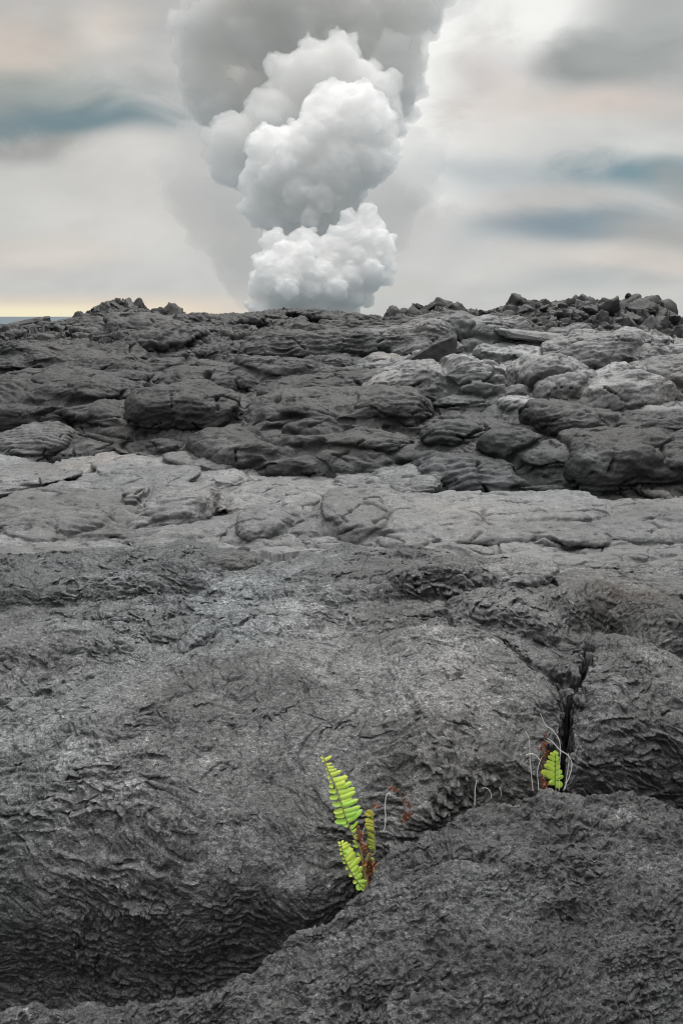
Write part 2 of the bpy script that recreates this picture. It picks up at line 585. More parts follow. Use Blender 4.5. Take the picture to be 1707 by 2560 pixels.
def poly_dist(x, y, pts):
    best = np.full(x.shape, 9., F); ww = np.full(x.shape, .02, F)
    for (ax, ay, aw), (bx, by, bw) in zip(pts[:-1], pts[1:]):
        ex, ey = bx - ax, by - ay
        t = np.clip(((x - ax) * ex + (y - ay) * ey) / (ex * ex + ey * ey + 1e-9), 0, 1)
        d = np.hypot(x - ax - t * ex, y - ay - t * ey)
        m = d < best
        best = np.where(m, d, best); ww = np.where(m, aw + t * (bw - aw), ww)
    return best, ww


def macro(x, D):
    u = x / D
    Z1, Z2, Z3, Z4R, Z4L, Z5 = zones(x, D)
    z, s = base(x, D)
    ins = s > .12
    # placed lobes
    L = np.zeros_like(z); tag = np.zeros(z.shape, np.int16)
    for i, (cx, cy, rx, ry, h, rot, e) in enumerate(_lob):
        m = (np.abs(x - cx) < rx * 1.9) & (np.abs(D - cy) < max(ry * 2.1, rx * .8))
        if not m.any():
            continue
        v = h * 1.35 * dome(x[m], D[m], cx, cy, rx, ry, rot, e, seed=i)
        Lm = L[m]; tm = tag[m]
        up = v > Lm
        Lm = np.where(up, v, Lm); tm = np.where(up, i + 1, tm)
        L[m] = Lm; tag[m] = tm
    # random pillows per zone
    T = np.zeros_like(z); rid = np.zeros_like(z)

    def sub(mask, fn):
        m = mask > .01
        if m.any():
            t, r = fn(x[m], D[m], L[m])
            T[m] += t * mask[m]
            rid[m] += r * mask[m]

    def f1(X, Y, l):
        h, f, r2, r3, ox, oy = pillow(X, Y, .42, .26, 31, .8, .45)
        h2, f2, q2, q3, ox2, oy2 = pillow(X, Y, .15, .10, 33, .8, .45)
        return .035 * h + .012 * h2 * q2, r2

    def f2(X, Y, l):
        h, f, r2, r3, ox, oy = pillow(X, Y, .95, .42, 35, .8, .5)
        h2, f2_, q2, q3, ox2, oy2 = pillow(X, Y, .40, .20, 37, .75, .5)
        return (.06 * h + .03 * h2 * (q2 > .35)) * (1 - sstep(.0, .03, l)) + .012 * h2 * (q2 > .6), r2

    def f3(X, Y, l):
        h, f, r2, r3, ox, oy = pillow(X, Y, .80, .50, 41, .78, .5)
        h2, f2_, q2, q3, ox2, oy2 = pillow(X, Y, .34, .24, 43, .75, .5)
        return .10 * h + .05 * h2 * (q2 > .25), q3

    def f4r(X, Y, l):
        h, f, r2, r3, ox, oy = pillow(X, Y, .75, .6, 45, .8, .5)
        h2, f2_, q2, q3, ox2, oy2 = pillow(X, Y, .32, .26, 47, .75, .45)
        return .12 * h + .06 * h2 - .04 * np.exp(-(f2_ / .10) ** 2) * (q2 > .4), q3

    def f4l(X, Y, l):
        h, f, r2, r3, ox, oy = pillow(X, Y, 1.7, .9, 51, .8, .5)
        h2, f2_, q2, q3, ox2, oy2 = pillow(X, Y, .6, .38, 53, .75, .5)
        return .16 * h + .07 * h2 * (q2 > .3), q3

    def f5(X, Y, l):
        h, f, r2, r3, ox, oy = pillow(X, Y, 1.3, .7, 55, .85, .5)
        pl = .18 * h
        h2, f2_, q2, q3, ox2, oy2 = pillow(X, Y, .62, .42, 57, .9, .4, .25)
        pl2 = .13 * h2 + (q2 - .5) * .5 * ox2 + (q3 - .35) * .7 * oy2
        h3, f3_, s2, s3, ox3, oy3 = pillow(X, Y, .27, .2, 59, .9, .4, .3)
        pl3 = .06 * h3 + (s2 - .5) * .5 * ox3 + (s3 - .4) * .6 * oy3
        return (pl + pl2 + pl3) * (1 - .75 * sstep(13., 15., Y)) - .04 * sstep(13., 15., Y), q3
    sub(Z1 * ins, f1); sub(Z2, f2); sub(Z3, f3); sub(Z4R, f4r); sub(Z4L, f4l); sub(Z5 * (1 - sstep(26, 32, D)), f5)
    # lower lobes of the nearest rock
    mA = (~ins) & (D < 3)
    if mA.any():
        h, f, r2, r3, ox, oy = pillow(x[mA], D[mA], .33, .20, 71, .85, .5)
        T[mA] += .028 * h
        rid[mA] += r2
    z = z + np.where(ins | (D > 3), L, 0) + T
    # cracks
    for pts, dep in CRACKS:
        xs = [p[0] for p in pts]; ys = [p[1] for p in pts]
        m = (x > min(xs) - .3) & (x < max(xs) + .3) & (D > min(ys) - .3) & (D < max(ys) + .3) & ins
        if m.any():
            jx = x[m] + .02 * pn2(x[m] * 18, D[m] * 18, 81) + .008 * pn2(x[m] * 60, D[m] * 60, 82)
            jy = D[m] + .02 * pn2(x[m] * 18 + 7, D[m] * 18, 83)
            d, wd = poly_dist(jx, jy, pts)
            z[m] -= dep * np.clip(1.3 - d / np.maximum(wd, .006), 0, 1) ** .8
    return z, (Z1, Z2, Z3, Z4R, Z4L, Z5), tag, rid, s


# ---- fan-shaped grid: dense where the walker stands, coarser to the sides
QUAL = 1.0
NV = int(2500 * QUAL)
u_in = np.linspace(-.475, .475, int(980 * QUAL))
stp = u_in[1] - u_in[0]
side = []
uu = .475
while uu < 1.5:
    stp *= 1.035
    uu += stp
    side.append(uu)
side = np.array(side)
U = np.concatenate([-side[::-1], u_in, side]).astype(F)
NU = len(U)
Dk = np.concatenate([np.geomspace(.75, 9, 1500), np.geomspace(9, 30, 900)[1:], np.geomspace(30, 120, 60)[1:]]).astype(F)
UU, DD = np.meshgrid(U, Dk)
Z0 = macro(UU * DD, DD)[0]
hz = Z0 - H_CAM
dD = np.diff(DD, axis=0); dZ = np.diff(Z0, axis=0)
Dm = (DD[1:] + DD[:-1]) / 2; zm = (hz[1:] + hz[:-1]) / 2
r2 = Dm ** 2 + zm ** 2
ang = np.abs(Dm * dZ - zm * dD) / r2
wgt = ang + .22 * np.hypot(dD, dZ) / np.sqrt(r2) * (1 - .7 * sstep(22, 30, Dm))
wgt *= 1 - .6 * (1 - sstep(1.0, 1.25, Dm)) + 1.3 * sstep(1.25, 1.5, Dm) * (1 - sstep(4.8, 5.5, Dm)) + 1.0 * sstep(6.4, 7.0, Dm) * (1 - sstep(14, 18, Dm))
cum = np.concatenate([np.zeros((1, NU), F), np.cumsum(wgt, 0, dtype=np.float64).astype(F)], 0)
cum /= cum[-1:, :]


def box(a, k):
    pad = np.pad(a, ((0, 0), (k, k)), mode='edge')
    cs = np.cumsum(pad, axis=1, dtype=np.float64)
    cs = np.concatenate([np.zeros((len(a), 1)), cs], 1)
    return (cs[:, 2 * k + 1:] - cs[:, :-2 * k - 1]) / (2 * k + 1)


# neighbouring columns share nearly the same rows
cum = box(box(box(cum, 28), 28), 16)
tv = np.linspace(0, 1, NV)
Dg = np.empty((NV, NU), F)
for j in range(NU):
    Dg[:, j] = np.interp(tv, cum[:, j], Dk)
del UU, DD, Z0, hz, dD, dZ, Dm, zm, r2, ang, wgt, cum
X = U[None, :] * Dg
Z, ZN, TAG, RID, SA = macro(X, Dg)
Y = Dg.copy()


def normals(X, Y, Z):
    ax = np.gradient(X, axis=1); ay = np.gradient(Y, axis=1); az = np.gradient(Z, axis=1)
    bx = np.gradient(X, axis=0); by = np.gradient(Y, axis=0); bz = np.gradient(Z, axis=0)
    nx = ay * bz - az * by; ny = az * bx - ax * bz; nz = ax * by - ay * bx
    l = np.sqrt(nx * nx + ny * ny + nz * nz) + 1e-12
    return nx / l, ny / l, nz / l


# the lip of the big hump leans out over the crevice
brow = 2.0 + np.interp(X, [-.5, -.1, .15, .4, .8, 1.5], [.02, .09, .32, .50, .62, .66]).astype(F)
lean = (.13 + .19 * sstep(-.25, .2, X)) * sstep(-.38, -.02 + .13 * sstep(.02, .42, X), Z) * np.exp(-np.clip(Y - brow - .05, 0, 9) / .30) * (SA > .1) * (Y < 3.6)
Y = Y - lean


def blur(a, k, axis):
    a = np.moveaxis(a, axis, 1)
    a = box(a, k)
    return np.moveaxis(a, 1, axis)


Xs, Ys, Zs = [blur(blur(v, 3, 0), 2, 1).astype(F) for v in (X, Y, Z)]
nx, ny, nz = normals(Xs, Ys, Zs)
del Xs, Ys, Zs
Z1, Z2, Z3, Z4R, Z4L, Z5 = ZN
d = np.zeros_like(Z)
pale = np.zeros_like(Z)          # pale weathered flecks in the crust
# --- Z1: rough, scaly, pitted crust
m = Z1 > .01
x = X[m]; y = Y[m]; z = Z[m]
a0 = np.where(SA[m] < .05, .30, -.12)
ca, sa = np.cos(a0), np.sin(a0)
wx = .05 * fbm3(x * 5, y * 5, z * 5, 2, 91) + .05 * fbm2(x * 1.6, y * 1.6, 2, 90); wy = .05 * fbm3(x * 5, y * 5, z * 5, 2, 92) + .07 * fbm2(x * 1.6, y * 1.6, 2, 89)
p = (x * ca + y * sa) + wx; q = (-x * sa + y * ca) + wy
near = np.where(SA[m] < .05, 1.0, 0.0)
_, _, ra, rb, _, _, _ = worley(p * 9 + .5 * fbm3(x * 6, y * 6, z * 6, 2, 87), q * 13 + z * 9, 86)
t = q * 16 + z * 6 + 1.3 * fbm3(x * 6, y * 6, z * 6, 3, 93) + 1.1 * ra
saw = t - np.floor(t)
gz = np.clip(y / 2.2, .8, 2.2)                 # features no finer than can be resolved there
_, _, rc, rd, re_, _, _ = worley(p * 30 / gz + .6 * wx * 30, q * 46 / gz + z * 30, 88)
t2 = (q * 52 + z * 24) / gz + 1.3 * fbm3(x * 15 / gz, y * 15 / gz, z * 15 / gz, 3, 95) + 3.0 * rc
saw2 = t2 - np.floor(t2)
amp = sstep(-.3, .3, fbm2(x * 1.7, y * 1.7, 3, 96))
smoothp = fbm2(x * 1.4 + 4, y * 1.9, 3, 97) * .8
for (px_, py_, rx_, ry_) in ((650, 1500, .40, .22), (240, 1640, .30, .20), (960, 1600, .40, .24), (620, 1400, .30, .14), (1000, 2080, .30, .10), (1350, 1340, .3, .15)):
    cx_, cy_, _ = land(px_, py_) if py_ < 2000 else (.22, 1.62, 0)
    smoothp = smoothp + .75 * np.exp(-(((x - cx_) / rx_) ** 2 + ((y - cy_) / ry_) ** 2))
smoothp = smoothp + .9 * fbm2(x * 7, y * 9, 4, 99)
smoothp = sstep(.0, .75, smoothp)
SMO = np.zeros_like(Z); SMO[m] = smoothp        # smoother, finely pitted patches
dd = .022 * fbm3(x * 5, y * 5, z * 5, 3, 98)
l1 = (1 - .85 * smoothp) * (amp * (1 - .6 * sstep(.05, -.1, z) * (1 - near))) * (.5 + rb) * (1 - sstep(.90, 1, saw))
amp = np.maximum(amp, .75 * near)
l2 = (1 - .55 * smoothp) * (.45 + .9 * rd) * (1 - sstep(.88, 1, saw2)) * (.6 + .4 * amp) * (.35 + .9 * sstep(-.3, .25, fbm3(x * 4.5, y * 4.5, z * 4.5, 2, 85)))
dd += .015 * l1 * (saw - .5) + .0095 * gz * l2 * (saw2 - .5)
LAT = np.zeros_like(Z)
LAT[m] = (.017 * l1 * saw ** 1.5 + .017 * gz * l2 * saw2 ** 1.5) * Z1[m]
dd -= .006 * gz * sstep(.80, .97, saw2) * (re_ > .35) * (1 - .5 * smoothp)
f1_, f2_, r1, r2_, r3, ox, oy = worley((p + .5 * wx) * 13 / gz, (q + .5 * wy + z * .7) * 32 / gz, 101)
fl = np.exp(-((f2_ - f1_) / .14) ** 2)
dd += gz * (1 - .6 * sstep(.05, -.1, z) * (1 - near)) * (.005 * (r1 - .6) - .0028 * (oy * (r2_ + .3) * 2 - ox * (r3 - .5))) - gz * .002 * fl * (r2_ > .3)
f1_, f2_, r1, r2_, r3, ox, oy = worley((p + wx) * 34 / gz, (q + wy + z * .7) * 72 / gz, 104)
dd += gz * (.0026 * (r1 - .5) - .0012 * oy) - gz * .0012 * np.exp(-((f2_ - f1_) / .2) ** 2)
clod = fbm3(x * 22, y * 22, z * 22, 3, 105)
dd += (.005 + .016 * near) * clod + .010 * near * (.5 - np.abs(fbm3(x * 40, y * 55, z * 45, 2, 107)) * 2)
d[m] += dd * Z1[m]
pale[m] += Z1[m] * (sstep(-.1, .5, fbm3(p * 14, q * 30, z * 30, 3, 111)) * .5 + .5 * sstep(.0, .5, clod))
# --- Z2: smooth pale crust, wrinkles, hairline cracks
m = Z2 > .01
x = X[m]; y = Y[m]; z = Z[m]
w1 = .25 * fbm2(x * 1.6, y * 1.6, 3, 120)
f1_, f2_, r1, r2_, r3, _, _ = worley((x + w1) * 1.7, (y + w1) * 3.2, 121)
hair = np.exp(-((f2_ - f1_) / .022) ** 2) * (r1 > .3)
f1b, f2b, r1b, _, _, _, _ = worley((x + w1) * 4.5, (y - w1) * 8, 122)
hair2 = np.exp(-((f2b - f1b) / .04) ** 2) * (r1b > .45)
wr = 1 - np.abs(fbm3(x * 3.2 + 6 * w1, y * 13 + 3 * w1, z * 13, 3, 123)) * 2
fold = np.sin((y * 16 + z * 10 + 5 * fbm2(x * 1.5, y * 1.5, 2, 124)) * 2.2) * sstep(.1, .4, fbm2(x * 1.1, y * 1.5, 2, 125))
dd = .02 * fbm3(x * 4, y * 6, z * 6, 3, 126) - .022 * hair - .010 * hair2 + .010 * wr + .012 * fold
dd += .004 * fbm3(x * 30, y * 50, z * 50, 2, 127) + .0025 * fbm3(x * 70, y * 90, z * 90, 1, 128)
t_ = (y + .4 * z) * 7 + 1.4 * fbm3(x * 2.5, y * 3, z * 3, 3, 115)
sw_ = t_ - np.floor(t_)
lm = sstep(-.1, .25, fbm2(x * 1.3, y * 1.6, 2, 116)) * (1 - sstep(.9, 1, sw_))
dd += .010 * lm * (sw_ - .5)
LAT[m] += .008 * lm * sw_ ** 1.5 * Z2[m]
d[m] += dd * Z2[m]
# --- Z3 / Z4L: dark toes, ropes
zz = np.clip(Z3 + Z4L, 0, 1)
m = zz > .01
x = X[m]; y = Y[m]; z = Z[m]
ropy = sstep(.0, .25, fbm2(x * .55 + 3, y * .55, 2, 130) + .15 * (x > 2.0) + .1 * (x < -2.5))
ph = y * 8 + 3.2 * np.abs(pn2(x * .9 + 2, y * .4, 131)) * 3 + z * 7 + 2.6 * fbm2(x * 1.6, y * 1.6, 4, 132)
rope = (np.abs(np.sin(ph * 3.6)) ** .8 - .6) * (.5 + fbm2(x * 3, y * 3, 2, 139))
f1_, f2_, r1, r2_, r3, _, _ = worley(x * 2.2 + .4 * fbm2(x * 2, y * 2, 2, 133), y * 3.0, 134)
hair = np.exp(-((f2_ - f1_) / .035) ** 2) * (r1 > .45)
dd = .025 * ropy * rope - .035 * hair + .035 * fbm3(x * 3.2, y * 3.2, z * 3.2, 4, 135)
dd += .010 * fbm3(x * 14, y * 18, z * 18, 3, 136) + .006 * fbm3(x * 45, y * 45, z * 45, 2, 137)
dd -= .012 * sstep(.15, .5, fbm3(x * 9, y * 22, z * 22, 2, 138))
d[m] += dd * zz[m]
# --- Z4R: pale broken slabs
m = Z4R > .01
x = X[m]; y = Y[m]; z = Z[m]
w1 = .2 * fbm2(x * 2, y * 2, 3, 140)
f1_, f2_, r1, r2_, r3, _, _ = worley((x + w1) * 1.9, (y + w1) * 1.9, 141)
hair = np.exp(-((f2_ - f1_) / .04) ** 2) * (r1 > .3)
dd = .05 * fbm3(x * 3, y * 3, z * 3, 3, 142) - .07 * hair + .02 * (1 - 2 * np.abs(fbm3(x * 5, y * 8, z * 8, 3, 143)))
dd += .008 * fbm3(x * 22, y * 22, z * 22, 3, 144)
d[m] += dd * Z4R[m]
# --- Z5: broken plates and clinker
m = (Z5 > .01) & (Y < 40)
x = X[m]; y = Y[m]; z = Z[m]
f1_, f2_, r1, r2_, r3, ox, oy = worley(x * 2.6 + .5 * fbm2(x * 2, y * 2, 2, 149), y * 4.2 + z * 3, 150)
dd = .10 * (r1 - .5) - .10 * np.exp(-((f2_ - f1_) / .10) ** 2) + .09 * fbm3(x * 3, y * 3.5, z * 5, 4, 151)
dd += .045 * (1 - 2 * np.abs(fbm3(x * 7, y * 7, z * 12, 3, 152))) + .015 * fbm3(x * 25, y * 25, z * 30, 2, 153)
d[m] += dd * Z5[m]
# loose crust leans out over the flake below it
X = X + nx * d; Y = Y + ny * d - LAT; Z = Z + nz * d - LAT * .15

# ---- crust tone (albedo of the rock itself)
tone = .125 * Z1 + .15 * Z2 + .034 * Z3 + .17 * Z4R + .035 * Z4L + .027 * Z5
tone = tone * (1 + .35 * fbm2(X * 1.3, Y * 1.3, 4, 160)) * (.82 + .36 * RID)
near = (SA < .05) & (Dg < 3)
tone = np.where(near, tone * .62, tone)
tone = tone * (1 + Z1 * (.75 * SMO - .08))
tone = tone * (1 + .35 * (pale - .45) * Z1) * (1 - .4 * np.exp(-(((X - 1.27) / .25) ** 2 + ((Dg - 3.35) / .25) ** 2)))
grain = Z1 + .30 * Z2 + .5 * Z3 + .35 * Z4R + .55 * Z4L + .8 * Z5
tone = tone * (1 - .25 * sstep(13.5, 15, Dg) + .0)
# paler broken crust in front of the middle of the ridge
tone = tone + .03 * Z5 * sstep(.0, .3, fbm2(X * .8, Dg * .9, 3, 161) + .45 * np.exp(-((Dg - 13.4) / .9) ** 2) - .2) * (1 - sstep(14.6, 15.5, Dg))
_u, _t = dir_of(1400 * K, 1885 * K); _Dp = (H_CAM - .22) / -_t
tone = tone * (1 + 1.1 * np.exp(-(((X - _u * _Dp) / .11) ** 2 + ((Dg - _Dp) / .05) ** 2)) * sstep(-.25, .2, fbm2(X * 14, Dg * 20, 3, 167)) * near)
tone = tone * .80
rust = np.clip(sstep(.15, .5, fbm2(X * .9, Dg * .9, 3, 163)) * .12 + .7 * np.exp(-(((X - 1.27) / .22) ** 2 + ((Dg - 3.35) / .22) ** 2))
               + .7 * np.exp(-(((X + 2.05) / .35) ** 2 + ((Dg - 8.75) / .35) ** 2)), 0, 1)
blue = sstep(-.1, .4, fbm2(X * .6 + 9, Dg * .6, 3, 165)) * (Z1 * .6 + Z3)


def grid_mesh(name, X, Y, Z, attrs, mat):
    nv, nu = X.shape
    me = bpy.data.meshes.new(name)
    co = np.stack([X, Y, Z], -1).reshape(-1, 3).astype(F)
    idx = np.arange(nv * nu, dtype=np.int32).reshape(nv, nu)
    q = np.stack([idx[:-1, :-1], idx[:-1, 1:], idx[1:, 1:], idx[1:, :-1]], -1).reshape(-1)
    nf = len(q) // 4
    me.vertices.add(len(co)); me.vertices.foreach_set('co', co.ravel())
    me.loops.add(nf * 4); me.loops.foreach_set('vertex_index', q)
    me.polygons.add(nf)
    me.polygons.foreach_set('loop_start', np.arange(0, nf * 4, 4, dtype=np.int32))
    me.update(calc_edges=True)
    me.polygons.foreach_set('use_smooth', np.ones(nf, bool))
    for k_, v in attrs.items():
        a = me.attributes.new(k_, 'FLOAT', 'POINT')
        a.data.foreach_set('value', v.ravel().astype(F))
    me.materials.append(mat)
    o = bpy.data.objects.new(name, me)
    COL.objects.link(o)
    return o


def rock_material(name, attr=True, tone_v=.08, rough=(.48, .85)):
    m = bpy.data.materials.new(name)
    m.use_nodes = True
    b = NB(m.node_tree)
    bs = b.n['Principled BSDF']
    t = b.new('ShaderNodeTexCoord')
    P = t.outputs['Object']
    if attr:
        def A(n):
            a = b.new('ShaderNodeAttribute', attribute_name=n)
            return a.outputs['Fac']
        tv_, ru, bl = A('tone'), A('rust'), A('blue')
    else:
        inf = b.new('ShaderNodeObjectInfo')
        tv_ = b.math('MULTIPLY', b.math('ADD', b.math('MULTIPLY', inf.outputs['Random'], .7), .65), tone_v)
        ru = b.ramp(b.noise(P, 2.5, 3)[0], .5, .75, 0, .5)
        bl = .0
    gr = A('grain') if attr else .7
    n1, nc1 = b.noise(P, 60, 5, .62)
    n2, _ = b.noise(P, 260, 3, .6)
    n3, _ = b.noise(P, 9, 4, .6)
    # dark crust specks; their colour stands in for shade in pits and under flakes
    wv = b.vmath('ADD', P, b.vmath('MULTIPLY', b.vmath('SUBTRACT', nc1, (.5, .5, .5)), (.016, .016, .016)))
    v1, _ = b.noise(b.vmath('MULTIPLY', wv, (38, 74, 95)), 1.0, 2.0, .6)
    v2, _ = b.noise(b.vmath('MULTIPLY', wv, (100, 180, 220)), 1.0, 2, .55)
    pit_shade = b.math('MULTIPLY', b.ramp(v1, .55, .59, 1.0, .42), b.ramp(v2, .54, .60, 1.0, .55))
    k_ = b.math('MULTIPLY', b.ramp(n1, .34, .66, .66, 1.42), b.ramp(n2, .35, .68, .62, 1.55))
    k_ = b.math('MULTIPLY', k_, pit_shade)
    fk, _ = b.noise(b.vmath('MULTIPLY', wv, (90, 130, 130)), 1.0, 2.0, .6)
    k_ = b.math('MULTIPLY', k_, b.ramp(fk, .58, .66, 1.0, 1.9))
    k_ = b.math('ADD', b.math('MULTIPLY', b.math('SUBTRACT', k_, 1.0), gr), 1.0)
    k_ = b.math('MULTIPLY', k_, b.ramp(n3, .3, .7, .85, 1.15))
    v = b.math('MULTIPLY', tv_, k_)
    g = b.new('ShaderNodeCombineColor')
    for i in range(3):
        b.link(v, g.inputs[i])
    c = b.mix(bl, b.mix(1.0, g.outputs[0], (.985, .995, .99), 'MULTIPLY'), b.mix(1.0, g.outputs[0], (.90, 1.0, 1.05), 'MULTIPLY'))
    c = b.mix(ru, c, b.mix(1.0, g.outputs[0], (1.12, .86, .70), 'MULTIPLY'))
    b.link(c, bs.inputs['Base Color'])
    b.link(b.ramp(n1, .3, .7, rough[0], rough[1]), bs.inputs['Roughness'])
    bs.inputs['Specular IOR Level'].default_value = .5
    bp = b.new('ShaderNodeBump')
    bp.inputs['Strength'].default_value = .9
    bp.inputs['Distance'].default_value = .010
    b.val(bp.inputs['Strength'], gr)
    b.link(b.math('ADD', b.math('MULTIPLY', n1, .8), b.math('MULTIPLY', n2, .35)), bp.inputs['Height'])
    b.link(bp.outputs[0], bs.inputs['Normal'])
    return m


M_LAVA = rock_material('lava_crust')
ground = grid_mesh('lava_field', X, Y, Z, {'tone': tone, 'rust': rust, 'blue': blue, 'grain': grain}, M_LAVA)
ground['label'] = 'dark folded pahoehoe lava field rising to the broken ridge'
ground['kind'] = 'structure'

# ------------------------------------------------------------------ toes, tongues and plates of lava, piled on the sheet
def ico_np(sub):
    bm = bmesh.new()
    bmesh.ops.create_icosphere(bm, subdivisions=sub, radius=1.0)
    co = np.array([v.co[:] for v in bm.verts], F)
    fa = np.array([[v.index for v in f.verts] for f in bm.faces], np.int32)
    bm.free()
    return co, fa


_I5, _I4, _I6 = ico_np(5), ico_np(4), ico_np(6)
PILE = {}


def toe(x0, y0, x1, y1, kk=2.3, tilt=0.0, seed=0, dm=2.0, cuts=0, rope=None, bend=0.0, big=False, irr=.30, flare=None, lift=0.0, deep=.75):
    """one lobe filling the box x0, y0, x1, y1 (display px) of the view from the path"""
    rs = np.random.RandomState(seed + 1000)
    xm = (x0 + x1) / 2
    lx, Df, _ = land(xm, y1, 0, dm)
    W = (x1 - x0) / 1846 * Df
    hv = (y1 - y0) / 1846 * Df
    u, t = dir_of(xm * K, (y0 + y1) / 2 * K)
    sa_ = max(-t, .03) / math.hypot(1, t)
    rx = .52 * W
    ry = min(deep * rx, .5 * hv / sa_ * .9)
    ry = max(ry, .3 * min(rx, hv))
    rz = math.sqrt(max((.5 * hv) ** 2 - (ry * sa_) ** 2, (.2 * hv) ** 2))
    C_ = atd(xm, (y0 + y1) / 2, Df + ry * .8)
    C_.z += lift
    Zw = [float(v[0]) for v in zones(np.array([C_.x], F), np.array([Df + .15], F))]
    co, fa = _I5 if W > .5 else _I4
    c = co.copy()
    rr = (np.abs(c) ** kk).sum(1) ** (-1 / kk)
    c = c * rr[:, None].astype(F)
    for _ in range(cuts):
        n_ = rs.normal(size=3); n_ /= np.linalg.norm(n_)
        e_ = c @ n_.astype(F) - F(rs.uniform(.55, .9))
        c -= np.clip(e_, 0, None)[:, None] * n_[None].astype(F) * F(.95)
    rad = np.array([rx, ry, rz], F)
    no = c / rad
    no /= np.linalg.norm(no, axis=1, keepdims=True) + 1e-9
    taper = rs.uniform(-.25, .25)
    x = c[:, 0]
    c = c * rad
    c[:, 2] *= 1 + taper * x; c[:, 1] *= 1 + taper * x
    c[:, 1] += F(bend * rx) * (x * x - .3)
    c[:, 2] += F(rx * tilt) * x
    s0 = min(rx, ry * 1.3, rz * 1.8)
    q = F(1 / max(s0, .02))
    o_ = rs.uniform(0, 50, 3).astype(F)
    a_ = c * q + o_
    disp = irr * s0 * fbm3(a_[:, 0] * .55, a_[:, 1] * .55, a_[:, 2] * .8, 3, 500)
    disp += .14 * s0 * (.4 - np.abs(fbm3(a_[:, 0] * 1.0, a_[:, 1] * 1.0, a_[:, 2] * 1.5, 3, 510)) * 2)
    c = c + no * disp[:, None]
    # the sides run down into the flow below
    dn = np.clip(-c[:, 2] / rz, 0, 2)
    fl_ = rs.uniform(-.15, .15) if flare is None else flare
    c[:, 0] *= 1 + fl_ * dn; c[:, 1] *= 1 + fl_ * dn
    c[:, 2] -= dn * rz * .6
    c += np.array(C_[:], F)
    key = ('lava_shelf', 'lava_tongues', 'lava_toes', 'lava_crust', 'lava_lobes', 'lava_plates')[int(np.argmax(Zw))]
    PILE.setdefault(key, []).append((c, fa, C_[:], (rx, ry, rz), rs.uniform(.72, 1.32), bool(rope)))


def sky_y(px):
    return float(np.interp(px, [a_ for a_, b_, c_ in _sky], [b_ for a_, b_, c_ in _sky]))


def filler(n, xr, yr, wr, ar, seed, **kw):
    rs = random.Random(seed)
    for i in range(n):
        py = rs.uniform(*yr)
        px = rs.uniform(*xr)
        w_ = rs.uniform(*wr) * (1 if rs.random() < .75 else 1.5)
        h_ = w_ * rs.uniform(*ar)
        if (1090 < px < 1640 and py < 792) or (880 < px <= 1090 and py < 786) or (150 < px < 430 and py < 752):
            continue                    # the block heaps stand here
        if py < 850:
            py = max(py, max(sky_y(px - w_ * .4), sky_y(px), sky_y(px + w_ * .4)) + h_ + 5)
        toe(px - w_ / 2, py - h_, px + w_ / 2, py + h_ * .15, rs.uniform(2.1, 2.9), rs.uniform(-.22, .22), seed * 1000 + i, bend=rs.uniform(-.3, .3), **kw)


for i, (x0, y0, x1, y1, h, rot, e) in enumerate(BOXES):
    dm = 2.0
    if y0 >= 1060 and y1 <= 1340 and not (x0 < 460 and y0 > 1250) and not (x0 > 940 and y0 > 1280):
        dm = 4.80
    if y0 < 1040:
        dm = 6.3
    toe(x0, y0, x1, y1, 3.2 if e <= .3 else 2.45, rot * -.5, i, dm, rope=(i in (11, 37, 39, 41, 43, 53, 58)), bend=.12 * ((i % 5) - 2), big=(x1 - x0 > 250), flare=(.38 if dm == 4.8 and h >= .15 else .12 if dm == 4.8 else -.12 if h > .12 else .0), lift=(.05 if dm == 4.8 else 0.), deep=(1.9 if dm == 4.8 else 1.3 if (x0 > 860 and y1 < 960) else .75))
filler(80, (-80, 1640), (1098, 1290), (90, 330), (.10, .24), 1, dm=4.85, flare=.1, lift=.035, deep=1.5)
filler(26, (-80, 1640), (1095, 1280), (50, 130), (.14, .32), 8, dm=4.85, flare=.1, lift=.03, deep=1.2)
filler(46, (-80, 1640), (985, 1112), (80, 300), (.14, .32), 2, dm=6.6)
filler(60, (-80, 900), (822, 1000), (110, 380), (.09, .20), 3, dm=7.5)
filler(60, (880, 1640), (812, 945), (60, 170), (.25, .5), 4, dm=7.8)
filler(330, (-80, 1640), (738, 845), (28, 150), (.12, .30), 5, dm=11.0, cuts=6, irr=.35)
filler(60, (1080, 1640), (780, 830), (30, 100), (.22, .42), 6, dm=11.0, cuts=3)
VOX = {'lava_shelf': .009, 'lava_tongues': .011, 'lava_toes': .014, 'lava_crust': .017, 'lava_lobes': .017, 'lava_plates': .022}


